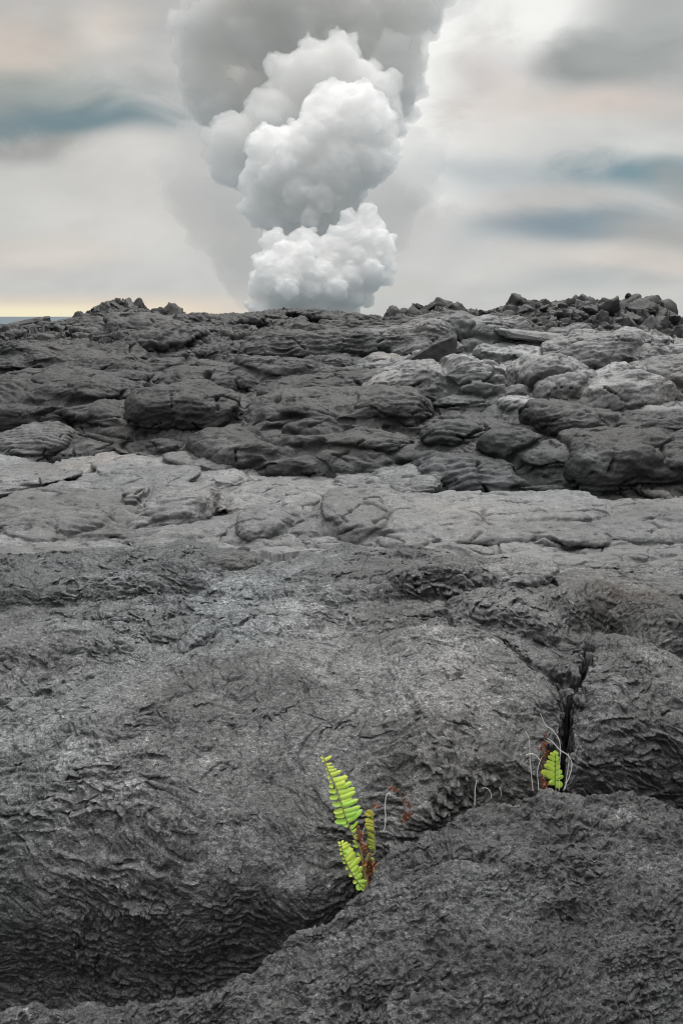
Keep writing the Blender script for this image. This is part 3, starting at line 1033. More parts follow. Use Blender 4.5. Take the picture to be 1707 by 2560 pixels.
def fuse(key, parts):
    off = 0
    cs_, fs_ = [], []
    for c, fa, *_q in parts:
        cs_.append(c); fs_.append(fa + off); off += len(c)
    co = np.concatenate(cs_); fa = np.concatenate(fs_)
    me = bpy.data.meshes.new(key + '_src')
    me.vertices.add(len(co)); me.vertices.foreach_set('co', co.astype(F).ravel())
    me.loops.add(len(fa) * 3); me.loops.foreach_set('vertex_index', fa.astype(np.int32).ravel())
    me.polygons.add(len(fa)); me.polygons.foreach_set('loop_start', np.arange(0, len(fa) * 3, 3, dtype=np.int32))
    me.update(calc_edges=True)
    o = bpy.data.objects.new(key, me)
    COL.objects.link(o)
    md = o.modifiers.new('r', 'REMESH'); md.mode = 'VOXEL'; md.voxel_size = VOX[key]
    md = o.modifiers.new('s', 'SMOOTH'); md.factor = .5; md.iterations = 2 if key == 'lava_plates' else 4
    me2 = bpy.data.meshes.new_from_object(o.evaluated_get(bpy.context.evaluated_depsgraph_get()))
    o.modifiers.clear(); o.data = me2; bpy.data.meshes.remove(me); me2.name = key
    n_ = len(me2.vertices)
    co = np.empty(n_ * 3, F); me2.vertices.foreach_get('co', co); co = co.reshape(-1, 3)
    no = np.empty(n_ * 3, F); me2.vertex_normals.foreach_get('vector', no); no = no.reshape(-1, 3)
    x, y, z = co.T
    w1 = .22 * fbm3(x * 1.6, y * 1.6, z * 1.6, 2, 600); w2 = .22 * fbm3(x * 1.6, y * 1.6, z * 1.6, 2, 610)
    X_, Y_, Z_ = x + w1, y + w2, z + .5 * w1
    far = {'lava_shelf': .7, 'lava_tongues': .8, 'lava_toes': 1.1, 'lava_crust': 1.4, 'lava_lobes': 1.4, 'lava_plates': 1.9}[key]
    # which lobe each point belongs to; a crease where two meet
    cen = np.array([p_[2] for p_ in parts], F); ra_ = np.array([p_[3] for p_ in parts], F)
    d1 = np.full(n_, 99, F); d2 = d1.copy(); own = np.zeros(n_, np.int32)
    jit = .22 * fbm3(x * 3, y * 3, z * 3, 3, 605)
    for k_ in range(len(parts)):
        dk = np.sqrt(((x - cen[k_, 0]) / ra_[k_, 0]) ** 2 + ((y - cen[k_, 1]) / ra_[k_, 1]) ** 2 + ((z - cen[k_, 2]) / ra_[k_, 2]) ** 2) + jit
        m_ = dk < d1
        d2 = np.where(m_, d1, np.minimum(d2, dk)); d1 = np.where(m_, dk, d1); own = np.where(m_, k_, own)
    size_ = ra_.min(1)[own]
    seam = np.exp(-((d2 - d1) / .10) ** 2)
    ltone = np.array([p_[4] for p_ in parts], F)[own]
    lrope = np.array([p_[5] for p_ in parts], F)[own]
    # folds across the flow
    fo = sstep(-.15, .35, fbm3(x * .9, y * .9, z * .9, 2, 620))
    disp = .022 * far * fo * (1 - 2.2 * np.abs(fbm3(X_ * 2.2 / far, Y_ * 7 / far, Z_ * 9 / far, 3, 621)))
    disp -= np.clip(.35 * size_, .015, .09) * seam
    # coiled ropes on the lobes that were dragged
    cx_, cz_ = cen[own, 0] + .35 * ra_[own, 0], cen[own, 2] - .9 * ra_[own, 2]
    rr_ = np.sqrt((x - cx_) ** 2 + ((z - cz_) * 1.9 + (y - cen[own, 1]) * .5) ** 2)
    disp += lrope * .022 * far * (np.abs(np.sin(rr_ * 21 / far + 2.2 * fbm3(X_ * 2, Y_ * 2, Z_ * 2, 3, 607))) ** .7 - .55) * sstep(-.25, .15, fbm3(x * 1.6, y * 1.6, z * 1.6, 2, 608))
    # ropes where the crust was dragged
    g_ = sstep(.02, .2, fbm3(x * .7 + 4, y * .7, z * .7, 2, 630))
    if key in ('lava_toes', 'lava_lobes', 'lava_tongues'):
        ph = (Y_ * 1.2 + Z_ * 2.0) * 22 / far + 2.5 * fbm3(X_ * 2.2, Y_ * 1.6, Z_ * 1.6, 3, 631)
        disp += g_ * .024 * far * (np.abs(np.sin(ph)) ** .7 - .55)
    # fractures
    f1_, f2_, r1, _, _, _, _ = worley(X_ * 1.9 / far, (Y_ * .7 + Z_) * 3.0 / far, 640)
    ck = sstep(-.1, .2, fbm3(x * 5, y * 5, z * 5, 2, 641))
    disp -= .11 * far * np.exp(-((f2_ - f1_) / (.014 + .022 * r1)) ** 2) * (r1 > .3) * ck * (1.0 if key != 'lava_tongues' else 1.3)
    f1_, f2_, r1, _, _, _, _ = worley(X_ * 5.5 / far, (Y_ * .7 + Z_) * 8 / far, 645)
    disp -= .014 * far * np.exp(-((f2_ - f1_) / .05) ** 2) * (r1 > .5)
    disp += .030 * far * fbm3(x * 4 / far, y * 4 / far, z * 5 / far, 3, 650)
    disp += .011 * far * fbm3(x * 16 / far, y * 18 / far, z * 26 / far, 3, 655)
    fl = fbm3(X_ * 22 / far, Y_ * 40 / far, Z_ * 50 / far, 2, 660)
    disp -= .009 * far * sstep(.12, .4, fl)
    # split, lifted crust: ledges with their edge towards the lower ground
    lat = np.zeros(n_, F)
    _, _, ra, rb, _, _, _ = worley(X_ * 7 / far, (Y_ + Z_ * 1.4) * 16 / far, 648)
    for fq, am, sd_ in ((5.0, .020, 661), (12.0, .010, 662), (24.0, .007, 663)):
        t_ = (Y_ * 1.0 + Z_ * 1.6) * fq / far * 1.6 + 1.6 * fbm3(x * fq * .45 / far, y * fq * .45 / far, z * fq * .45 / far, 3, sd_) + ra * (fq / 12)
        sw_ = t_ - np.floor(t_)
        disp += {'lava_tongues': .35, 'lava_toes': .3, 'lava_crust': .5}.get(key, .8) * am * far * sstep(-.25, .25, fbm3(x * 1.7, y * 1.7, z * 1.7, 2, sd_ + 3)) * ((sw_ - .5) * (1 - sstep(.88, 1, sw_)) - .25 * sstep(.88, .95, sw_))
        lat += (.7 + .6 * rb) * {'lava_tongues': .7, 'lava_toes': .6}.get(key, 1.1) * am * far * sstep(-.25, .25, fbm3(x * 1.7, y * 1.7, z * 1.7, 2, sd_ + 3)) * sw_ ** 1.5 * (1 - sstep(.9, 1, sw_))
    if key == 'lava_plates':
        disp += .05 * (1 - 2 * np.abs(fbm3(x * 4, y * 4, z * 9, 3, 665)))
    disp = np.clip(disp, -.10 * far, .065 * far)
    lat *= 1 - seam * .8
    co2 = co + no * disp[:, None]
    co2[:, 1] -= lat; co2[:, 2] -= lat * .15
    me2.vertices.foreach_set('co', np.ascontiguousarray(co2, F).ravel())
    zw = zones(x, y)
    tn = .12 * zw[0] + .155 * zw[1] + .034 * zw[2] + .18 * zw[3] + .035 * zw[4] + .027 * zw[5]
    base_t = {'lava_shelf': .12, 'lava_tongues': .155, 'lava_toes': .034, 'lava_crust': .18, 'lava_lobes': .035, 'lava_plates': .027}[key]
    tn = (.5 * tn + .5 * base_t) * .84
    tn *= ltone
    tn *= (1 + .5 * fbm3(x * 1.4, y * 1.4, z * 2, 4, 670)) * (1 + .5 * fbm3(x * 9 / far, y * 12 / far, z * 16 / far, 3, 675))
    if key == 'lava_plates':
        tn += .035 * sstep(.0, .3, fbm3(x * .8, y * .9, z * 0, 3, 161) + .5 * np.exp(-((y - 13.4) / .9) ** 2) - .2)
    gr = {'lava_shelf': .9, 'lava_tongues': .6, 'lava_toes': .75, 'lava_crust': .6, 'lava_lobes': .75, 'lava_plates': .8}[key]
    ru = sstep(.2, .6, fbm3(x * .9, y * .9, z * .9, 2, 680)) * .35
    bl = sstep(-.1, .4, fbm3(x * .7, y * .7, z * .7, 2, 690)) * (.8 if key in ('lava_toes', 'lava_shelf') else .25)
    for nm, v_ in (('tone', tn), ('rust', ru), ('blue', bl), ('grain', np.full(n_, gr))):
        a_ = me2.attributes.new(nm, 'FLOAT', 'POINT')
        a_.data.foreach_set('value', v_.astype(F))
    me2.polygons.foreach_set('use_smooth', np.ones(len(me2.polygons), bool))
    md = o.modifiers.new('weathered', 'SMOOTH'); md.factor = .5; md.iterations = 1
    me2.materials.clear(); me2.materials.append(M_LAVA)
    me2.update()
    o['kind'] = 'structure'
    o['label'] = 'overlapping lobes of cooled lava that build up the slope'
    print(key, n_, len(parts))


for key in list(PILE):
    fuse(key, PILE[key])
# ------------------------------------------------------------------ sea
M_SEA = bpy.data.materials.new('sea_water')
M_SEA.use_nodes = True
b = NB(M_SEA.node_tree)
bs = b.n['Principled BSDF']
bs.inputs['Base Color'].default_value = (.045, .085, .11, 1)
bs.inputs['Roughness'].default_value = .35
bp = b.new('ShaderNodeBump')
bp.inputs['Strength'].default_value = .6
bp.inputs['Distance'].default_value = .8
b.link(b.noise(b.new('ShaderNodeTexCoord').outputs['Object'], .08, 5)[0], bp.inputs['Height'])
b.link(bp.outputs[0], bs.inputs['Normal'])
bm = bmesh.new()
rings = [40, 90, 200, 500, 1500, 5000, 16000]
vs = []
for r_ in rings:
    vs.append([bm.verts.new((r_ * math.cos(2 * math.pi * i / 72), r_ * math.sin(2 * math.pi * i / 72), -9.5)) for i in range(72)])
for a_, b_ in zip(vs[:-1], vs[1:]):
    for i in range(72):
        bm.faces.new((a_[i], b_[i], b_[(i + 1) % 72], a_[(i + 1) % 72]))
me = bpy.data.meshes.new('sea')
bm.to_mesh(me); bm.free()
me.materials.append(M_SEA)
sea = bpy.data.objects.new('sea', me)
COL.objects.link(sea)
sea['label'] = 'grey blue sea beyond the lava ridge'
sea['kind'] = 'structure'

# ================================================================== steam plume
def steam_material(name, albedo, density, skin, tint=(1, 1, 1)):
    m = bpy.data.materials.new(name)
    m.use_nodes = True
    b = NB(m.node_tree)
    b.n.clear()
    out = b.new('ShaderNodeOutputMaterial')
    tr = b.new('ShaderNodeBsdfTransparent')
    df = b.new('ShaderNodeBsdfDiffuse')
    df.inputs[0].default_value = (*[c * albedo ** 4 for c in tint], 1)
    mx = b.new('ShaderNodeMixShader')
    mx.inputs[0].default_value = skin
    b.link(tr.outputs[0], mx.inputs[1]); b.link(df.outputs[0], mx.inputs[2])
    b.link(mx.outputs[0], out.inputs['Surface'])
    v = b.new('ShaderNodeVolumePrincipled')
    v.inputs['Color'].default_value = (*[c * albedo for c in tint], 1)
    v.inputs['Density'].default_value = density
    v.inputs['Anisotropy'].default_value = 0.0
    b.link(v.outputs[0], out.inputs['Volume'])
    return m


def ico(sub):
    bm = bmesh.new()
    bmesh.ops.create_icosphere(bm, subdivisions=sub, radius=1.0)
    co = np.array([v.co[:] for v in bm.verts], F)
    fa = np.array([[v.index for v in f.verts] for f in bm.faces], np.int32)
    bm.free()
    return co, fa


ICO2, ICO1 = ico(2), ico(1)


def mesh_from(name, co, fa, smooth=True):
    me = bpy.data.meshes.new(name)
    k_ = fa.shape[1]
    me.vertices.add(len(co)); me.vertices.foreach_set('co', np.ascontiguousarray(co, F).ravel())
    me.loops.add(len(fa) * k_); me.loops.foreach_set('vertex_index', np.ascontiguousarray(fa, np.int32).ravel())
    me.polygons.add(len(fa))
    me.polygons.foreach_set('loop_start', np.arange(0, len(fa) * k_, k_, dtype=np.int32))
    me.update(calc_edges=True)
    if smooth:
        me.polygons.foreach_set('use_smooth', np.ones(len(fa), bool))
    return me


def cauliflower(name, spheres, D0, voxel, mat, parent, seed, gens=2, billow=1.0):
    """spheres: (crop x, crop y, radius) read off the photograph, depth offset in radii; united, puffed and meshed"""
    rng = random.Random(seed)
    S = []
    for sp in spheres:
        cx, cy, r = sp[:3]
        dz_ = sp[3] if len(sp) > 3 else rng.uniform(-.5, .5)
        px, py = 380 + cx * .5102, cy * .5102
        m = .5102 * D0 / 2010
        c = at(px, py, D0)
        c.y += dz_ * r * m
        S.append((c, r * m))
    every = list(S)
    lev = S
    for g in range(gens):
        nxt = []
        for c, r in lev:
            n = (16, 12, 7)[g]
            for k_ in range(n):
                v = Vector((rng.gauss(0, 1), rng.gauss(0, 1), rng.gauss(0, 1))).normalized()
                if v.y > .5:
                    continue
                rr = r * rng.uniform(.26, .50)
                cc = c + v * (r * rng.uniform(.80, 1.0))
                if any((cc - c2).length < r2 * .72 for c2, r2 in S):
                    continue
                nxt.append((cc, rr))
        every += nxt
        lev = nxt
    cos, fas, off = [], [], 0
    for c, r in every:
        co, fa = ICO2 if r > voxel * 4 else ICO1
        if r < voxel * 1.2:
            continue
        cos.append(co * r + np.array(c[:], F)); fas.append(fa + off); off += len(co)
    me = mesh_from(name + '_src', np.concatenate(cos), np.concatenate(fas))
    o = bpy.data.objects.new(name, me)
    COL.objects.link(o)
    md = o.modifiers.new('r', 'REMESH'); md.mode = 'VOXEL'; md.voxel_size = voxel; md.use_smooth_shade = True
    md = o.modifiers.new('s', 'SMOOTH'); md.factor = .5; md.iterations = 4
    dg = bpy.context.evaluated_depsgraph_get()
    ev = o.evaluated_get(dg)
    me2 = bpy.data.meshes.new_from_object(ev)
    o.modifiers.clear()
    o.data = me2
    bpy.data.meshes.remove(me)
    me2.name = name
    nv = len(me2.vertices)
    co = np.empty(nv * 3, F); me2.vertices.foreach_get('co', co); co = co.reshape(-1, 3)
    no = np.empty(nv * 3, F); me2.vertex_normals.foreach_get('vector', no); no = no.reshape(-1, 3)
    x, y, z = co.T
    q = F(1 / (9.0 * billow))
    # puffs on puffs: rounded outside, creased between
    bl = 0
    for i, (fq, am) in enumerate(((1, 1.5), (2.1, .85), (4.4, .45), (9, .22))):
        n = np.abs(pn3(x * q * fq + 3 * i, y * q * fq, z * q * fq, 200 + i + seed))
        bl = bl + am * (n - .25)
    co += no * (bl * billow * 1.5)[:, None]
    me2.vertices.foreach_set('co', co.ravel())
    me2.polygons.foreach_set('use_smooth', np.ones(len(me2.polygons), bool))
    me2.materials.clear()
    me2.materials.append(mat)
    me2.update()
    o.parent = parent
    return o


plume = bpy.data.objects.new('steam_plume', None)
COL.objects.link(plume)
plume['label'] = 'towering cauliflower plume of white and grey steam rising behind the lava ridge'
plume['category'] = 'steam plume'
M_ST1 = steam_material('steam_white', .999, .32, .18, (1, .997, .992))
M_ST2 = steam_material('steam_middle', .99, .26, .11, (1, .997, .992))
M_ST3 = steam_material('steam_grey', .97, .15, .06, (1, .995, .985))
M_ST4 = steam_material('steam_far', .93, .12, .06, (1, .993, .98))
M_VEIL = steam_material('smoke_veil', .80, .026, .01, (1, .99, .975))
o = cauliflower('steam_puff', [
    (660, 1380, 120, -.9), (580, 1430, 75, -.8), (700, 1300, 95, -.9), (540, 1290, 45), (590, 1185, 58, .2), (760, 1215, 75, .2), (900, 1230, 95, .1),
    (1000, 1170, 85, .2), (1060, 1085, 62, .4), (1090, 1200, 90, .1), (1120, 1270, 68, 0), (1040, 1330, 110, 0), (950, 1420, 105, 0),
    (830, 1400, 110, -.3), (520, 1375, 36), (620, 1490, 100, -.4), (800, 1490, 80, -.3), (720, 1540, 110), (640, 1240, 60, 0), (960, 1060, 36, .5), (700, 1170, 40, .5)],
    300, .55, M_ST1, plume, 1, 2, .62)
o['label'] = 'bright white lowest puff'
o = cauliflower('steam_puff', [
    (560, 745, 85, -.4), (680, 715, 90, 0), (500, 835, 55), (470, 915, 45), (860, 495, 70, .2), (930, 480, 72, .2), (795, 560, 55), (1030, 520, 82), (1110, 570, 70),
    (1130, 650, 62), (1185, 715, 36), (850, 640, 130, 0), (1000, 660, 140, 0), (720, 820, 140, -.1), (900, 830, 165, 0), (620, 890, 115, 0), (550, 960, 62),
    (490, 1010, 55), (530, 1060, 50), (750, 970, 150, .2), (900, 980, 120, .3), (1050, 820, 100, 0), (1150, 790, 55), (640, 1060, 90, .3), (770, 1090, 95, .4), (880, 1080, 70, .5)],
    322, .6, M_ST2, plume, 2, 2, .7)
o['label'] = 'middle puff with a bright crown and a grey underside'
o = cauliflower('steam_puff', [
    (900, 285, 85), (950, 255, 65), (680, 360, 85), (820, 370, 130), (1000, 400, 100), (1120, 450, 80), (600, 570, 105), (520, 590, 75), (345, 690, 70), (315, 760, 52),
    (390, 820, 85), (420, 700, 120, .4), (560, 700, 160, .8), (760, 520, 170, .8), (1000, 560, 170, .8), (1120, 560, 110, .8), (430, 880, 50)],
    362, .75, M_ST3, plume, 3, 2, .9)
o['label'] = 'soft grey puff behind the bright crown'
o = cauliflower('steam_puff', [
    (300, 170, 150), (190, 260, 75), (420, 130, 150), (560, 430, 190, .6), (600, 100, 180), (800, 90, 170), (1000, 140, 160), (1170, 150, 120), (1230, 250, 92),
    (1255, 350, 72), (1160, 360, 140), (230, 400, 95), (310, 520, 100), (700, 200, 150), (160, 190, 50), (560, -90, 220), (900, -120, 240), (330, -60, 160), (1150, -60, 170),
    (1200, 480, 90, .5), (280, 330, 120), (1260, 560, 45), (1290, 60, 110), (1330, -60, 130)],
    410, .9, M_ST4, plume, 4, 2, 1.2)
o['label'] = 'dim grey upper mass of the plume'
for i, (sph, D0) in enumerate([
    ([(250, 700, 130), (180, 850, 140), (330, 860, 170), (250, 1000, 150), (400, 1050, 160), (420, 1230, 140), (520, 1150, 120), (150, 760, 90), (330, 1150, 90), (120, 1000, 60), (450, 1400, 90)], 440),
    ([(1290, 720, 90), (1340, 800, 85), (1230, 880, 120), (1300, 930, 90), (1200, 1000, 110), (1150, 1120, 100), (1420, 680, 40), (1100, 950, 120), (1380, 740, 40)], 440),
    ([(1395, 10, 80), (1470, -50, 90), (1540, -100, 100)], 450),
    ([(1320, 955, 42), (1350, 1000, 45), (1280, 990, 50), (1370, 1050, 34)], 430)]):
    o = cauliflower('smoke_veil', sph, D0, 1.6, M_VEIL, plume, 11 + i, 1, 1.6)

# ================================================================== things on the lava
GX, GY, GZ = X[::2, ::2].ravel().copy(), Y[::2, ::2].ravel().copy(), Z[::2, ::2].ravel().copy()


def ground_z(x, y):
    i = int(np.argmin((GX - F(x)) ** 2 + (GY - F(y)) ** 2))
    return float(GZ[i])


def tag(o, label, cat=None, group=None):
    o['label'] = label
    if cat:
        o['category'] = cat
    if group:
        o['group'] = group
    return o


def link(name, me, parent=None):
    o = bpy.data.objects.new(name, me)
    COL.objects.link(o)
    if parent is not None:
        o.parent = parent
    return o


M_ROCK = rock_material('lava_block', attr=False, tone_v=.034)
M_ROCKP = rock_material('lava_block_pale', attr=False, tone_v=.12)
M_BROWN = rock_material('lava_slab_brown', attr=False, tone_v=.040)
# the standing slab shows its iron-stained underside
ICO4 = ico(4)


def rock_mesh(name, seed, mat, cuts=16, squash=(1, 1, .8), rough=.05):
    rs = np.random.RandomState(seed)
    co, fa = ICO4
    co = co.astype(np.float64).copy()
    for _ in range(cuts):
        n = rs.normal(size=3); n /= np.linalg.norm(n)
        dd_ = rs.uniform(.42, .80)
        e = co @ n - dd_
        co -= np.clip(e, 0, None)[:, None] * n[None] * .96
    co *= np.array(squash)
    nn = fbm3(co[:, 0] * 2.2 + seed, co[:, 1] * 2.2, co[:, 2] * 2.2, 3, 300 + seed) * rough * 2
    n2 = fbm3(co[:, 0] * 8 + seed, co[:, 1] * 8, co[:, 2] * 8, 2, 330 + seed) * rough * .8
    co *= (1 + nn + n2)[:, None]
    me = mesh_from(name, co, fa, smooth=False)
    me.materials.append(mat)
    return me


def scatter(name, metas, n, pick, size, label, cat, group, seed, stack=False):
    rs = random.Random(seed)
    for i in range(n):
        px, py, Dm = pick(rs)
        r = size(rs)
        u, t = dir_of(px * K, py * K)
        if stack:                       # a heap: its front slopes down towards the path
            D = Dm - max(0, py - skyline(px)) / 95 * 1.7 + rs.uniform(-.12, .12)
            x_, y_ = u * D, D
            g_ = ground_z(x_, y_)
            z_ = min(max(H_CAM + t * D - r * .5, g_ - r * .3), g_ + .36)
        else:
            x_, D, z0_ = land(px, py, 0, Dm)
            y_ = D
            z_ = ground_z(x_, y_) - r * .2
        o = link(name, rs.choice(metas))
        o.location = (x_, y_, z_)
        o.rotation_euler = (rs.uniform(-.9, .9), rs.uniform(-.9, .9), rs.uniform(0, 6.28))
        o.scale = (r * rs.uniform(.8, 1.3), r * rs.uniform(.8, 1.2), r * rs.uniform(.7, 1.15))
        tag(o, label, cat, group)


blocks = [rock_mesh('lava_block', 10 + i, M_ROCK, 8 + i, (1, 1, .85), .09 + .01 * i) for i in range(7)]
jagged = [rock_mesh('clinker_block', 40 + i, M_ROCK, 11, (1, .8, 1.15), .17) for i in range(5)]


def skyline(px):
    return float(np.interp(px, [a_ for a_, b_, c_ in _sky], [b_ for a_, b_, c_ in _sky])) - 6


def pk_right(rs):
    px = rs.uniform(1105, 1556) if rs.random() < .6 else rs.triangular(1105, 1556, 1380)
    top = skyline(px)
    return px, top + rs.uniform(0, 1) ** .8 * max(8, min(95, 790 - top)), 14.6


def pk_left(rs):
    px = rs.triangular(165, 425, 285)
    top = skyline(px)
    return px, top + rs.uniform(0, 1) * max(6, min(50, 748 - top)), 17.0


def pk_mid(rs):
    px = rs.uniform(892, 1105)
    top = skyline(px)
    return px, top + rs.uniform(0, 1) * max(6, min(85, 785 - top)), 15.9


def pk_ridge(rs):
    px = rs.uniform(410, 880)
    return px, skyline(px) + rs.uniform(8, 40), 15.5


scatter('lava_block', blocks + jagged[:3], 150, pk_right, lambda r: .08 + .25 * r.random() ** 1.7, 'angular dark lava block heaped in the broad mound at the right of the ridge', 'lava block',
        'blocks of the right mound', 1, True)
scatter('lava_block', blocks + jagged, 62, pk_left, lambda r: .08 + .24 * r.random() ** 1.7, 'dark lava block heaped in the low peak at the left of the ridge', 'lava block', 'blocks of the left peak', 2, True)
scatter('clinker_block', jagged, 90, pk_mid, lambda r: .08 + .18 * r.random() ** 1.5, 'jagged black clinker block in the spiky heap right of the steam plume', 'clinker block', 'clinker of the spiky heap', 3, True)
scatter('lava_block', blocks + jagged, 24, pk_ridge, lambda r: .06 + .16 * r.random() ** 2, 'broken lava block lying on the ridge below the steam plume', 'lava block', 'blocks along the middle of the ridge', 4)
# the lone stone balanced on the right mound
o = link('lava_block', blocks[2])
p_ = atd(1443, 679, 14.6)
o.location = p_; o.scale = (.075, .07, .085)
tag(o, 'small lone stone perched on the highest boulder of the right mound', 'stone')
for px, py, r, lab in ((1446, 704, .30, 'big cracked lava boulder carrying a lone stone on top'), (1512, 712, .30, 'rounded cracked boulder at the far right end of the right mound'),
                       (1200, 700, .20, 'knobby boulder at the left summit of the right mound')):
    o = link('lava_boulder', rock_mesh('lava_boulder', int(px), M_ROCK, 10, (1, 1, 1), .06))
    p_ = atd(px, py + 8, 14.5)
    o.location = p_; o.scale = (r, r, r)
    tag(o, lab, 'boulder')


def slab(name, pts, thick, mat, label, cat, seed, wob=.03, parent=None):
    """pts: list of world points round the slab's outline; thick: vector giving its thickness"""
    bm = bmesh.new()
    th_ = Vector(thick)
    a_ = [bm.verts.new(p) for p in pts]
    b_ = [bm.verts.new(Vector(p) + th_) for p in pts]
    bm.faces.new(a_); bm.faces.new(b_[::-1])
    n = len(pts)
    for i in range(n):
        bm.faces.new((a_[i], b_[i], b_[(i + 1) % n], a_[(i + 1) % n]))
    bmesh.ops.recalc_face_normals(bm, faces=bm.faces)
    bmesh.ops.bevel(bm, geom=list(bm.edges), offset=th_.length * .16, segments=1, affect='EDGES')
    bmesh.ops.triangulate(bm, faces=bm.faces)
    for _ in range(4):
        long_ = [e for e in bm.edges if e.calc_length() > .035]
        if not long_ or len(bm.verts) > 6000:
            break
        bmesh.ops.subdivide_edges(bm, edges=long_, cuts=1)
        bmesh.ops.triangulate(bm, faces=bm.faces)
    c = sum((v.co for v in bm.verts), Vector()) / len(bm.verts)
    low = min(v.co.z for v in bm.verts)
    c.z = low
    co = np.array([v.co[:] for v in bm.verts], F)
    bm.normal_update()
    no = np.array([v.normal[:] for v in bm.verts], F)
    nn = fbm3(co[:, 0] * 6 + seed, co[:, 1] * 6, co[:, 2] * 6, 4, 400 + seed) * wob
    co += no * nn[:, None]
    for v, q_ in zip(bm.verts, co):
        v.co = Vector([float(k_) for k_ in q_]) - c
    me = bpy.data.meshes.new(name)
    bm.to_mesh(me); bm.free()
    me.materials.append(mat)
    o = link(name, me)
    o.location = c
    tag(o, label, cat)
    return o


def on_line(px, py, dm=2.0, dD=0.0):
    x_, D_, z_ = land(px, py, 0, dm)
    return atd(px, py, D_ + dD)


# brown slab standing on edge
_, Ds_, _ = land(935, 880, 0, 8)
pts = []
for px, py in ((830, 898), (870, 866), (915, 836), (962, 808), (1000, 786), (1036, 772), (1044, 782), (1043, 818), (1030, 838), (975, 850), (930, 872), (880, 900)):
    pts.append(atd(px, py, Ds_ - .75 + (px - 935) * .0030))
slab('lava_slab', pts, (.05, .12, .03), M_BROWN, 'long brown lava slab tilted up on edge beside the pale broken crust', 'lava slab', 1)
# roof-like slab on the right with a pale upper edge
_, Ds_, _ = land(1265, 790, 0, 10)
pts = [atd(px, py, Ds_ - .9 + (px - 1265) * .001) for px, py in ((1140, 757), (1200, 763), (1300, 774), (1385, 786), (1382, 796), (1330, 800), (1260, 792), (1190, 782), (1150, 772))]
slab('lava_slab', pts, (0, .55, .05), M_ROCKP, 'thin pale edged lava slab lying tilted below the right mound', 'lava slab', 2, .025)
# dark wedge on the skyline at the far left
pts = [atd(px, py, 15.8 + px * .004) for px, py in ((-50, 768), (-30, 756), (0, 747), (52, 736), (98, 727), (106, 733), (104, 748), (80, 756), (30, 766))]
slab('lava_slab', pts, (0, .4, .03), M_ROCK, 'dark wedge shaped slab pointing left at the far left of the ridge', 'lava slab', 3)
pts = [on_line(610, 1180, 4.9, .02 * 0) + Vector(v) for v in ((-.09, 0, -.02), (.0, .0, .03), (.10, .02, .10), (.13, .03, .09), (.10, .03, .0), (.0, .02, -.03))]
slab('lava_plate', pts, (.01, .03, 0), M_ROCK, 'small dark plate of crust standing up between the pale folds', 'lava plate', 4, .008)
pts = [on_line(775, 1252, 4.85) + Vector(v) for v in ((-.05, 0, -.02), (-.02, 0, .06), (.02, .0, .10), (.05, .01, .04), (.04, .01, -.03))]
slab('lava_plate', pts, (.01, .03, 0), M_ROCK, 'broken dark crust flake propped at the foot of the pale toe', 'lava plate', 5, .008)
pts = [on_line(70, 1122, 5) + Vector(v) for v in ((-.03, 0, -.03), (-.02, 0, .04), (.03, .0, .12), (.06, .01, .13), (.03, .01, .06), (.02, .01, -.03))]
slab('lava_plate', pts, (.01, .03, 0), M_ROCK, 'thin dark crust flake sticking up among the pale slabs at the left', 'lava plate', 6, .006)
pts = [on_line(1262, 1252, 4.85) + Vector(v) for v in ((-.05, 0, -.02), (-.04, 0, .05), (-.01, .0, .11), (.03, .01, .10), (.05, .01, .02), (.04, .01, -.03))]
slab('lava_plate', pts, (.01, .04, 0), M_ROCK, 'knobby dark crust flake beside the roped crust', 'lava plate', 7, .02)
shards = [rock_mesh('lava_shard', 60 + i, M_ROCK, 8, (.7, .5, 1.2), .10) for i in range(3)]
for i, (px, py, r, lab) in enumerate(((826, 1108, .13, 'upright pointed stone left of the dark toe foot'), (850, 1118, .10, 'squat stone in the hollow under the dark toe'), (884, 1122, .07, 'smallest stone in the hollow under the dark toe'),
                                      (808, 1124, .08, 'low stone at the left of the hollow under the dark toe'), (1218, 1252, .11, 'dark knob of clinker on the pale flow by the roped crust'))):
    o = link('lava_stone', shards[i % 3])
    q_ = on_line(px, py, 5.0)
    o.location = q_; o.scale = (r, r, r); o.rotation_euler = (.1 * i, .2 - .1 * i, i * 1.3)
    tag(o, lab, 'stone')

# ================================================================== plants
def leaf_material(name, c1, c2, trans=.35):
    m = bpy.data.materials.new(name)
    m.use_nodes = True
    b = NB(m.node_tree)
    bs = b.n['Principled BSDF']
    out = b.n['Material Output']
    t = b.new('ShaderNodeTexCoord')
    a_ = b.new('ShaderNodeAttribute', attribute_name='age')
    n, _ = b.noise(t.outputs['Object'], 160, 4, .6)
    f = b.math('ADD', a_.outputs['Fac'], b.math('MULTIPLY', b.math('SUBTRACT', n, .5), .5), clamp=True)
    c = b.mix(f, c1, c2)
    c = b.mix(b.ramp(b.math('ADD', a_.outputs['Fac'], b.math('MULTIPLY', b.math('SUBTRACT', n, .5), .3)), 1.05, 1.45), c, (.26, .13, .04))
    b.link(c, bs.inputs['Base Color'])
    bs.inputs['Roughness'].default_value = .5
    tr = b.new('ShaderNodeBsdfTranslucent')
    b.link(c, tr.inputs[0])
    mx = b.new('ShaderNodeMixShader')
    mx.inputs[0].default_value = trans
    b.link(bs.outputs[0], mx.inputs[1]); b.link(tr.outputs[0], mx.inputs[2])
    b.link(mx.outputs[0], out.inputs['Surface'])
    bp = b.new('ShaderNodeBump'); bp.inputs['Strength'].default_value = .25; bp.inputs['Distance'].default_value = .002
    b.link(n, bp.inputs['Height']); b.link(bp.outputs[0], bs.inputs['Normal'])
    return m


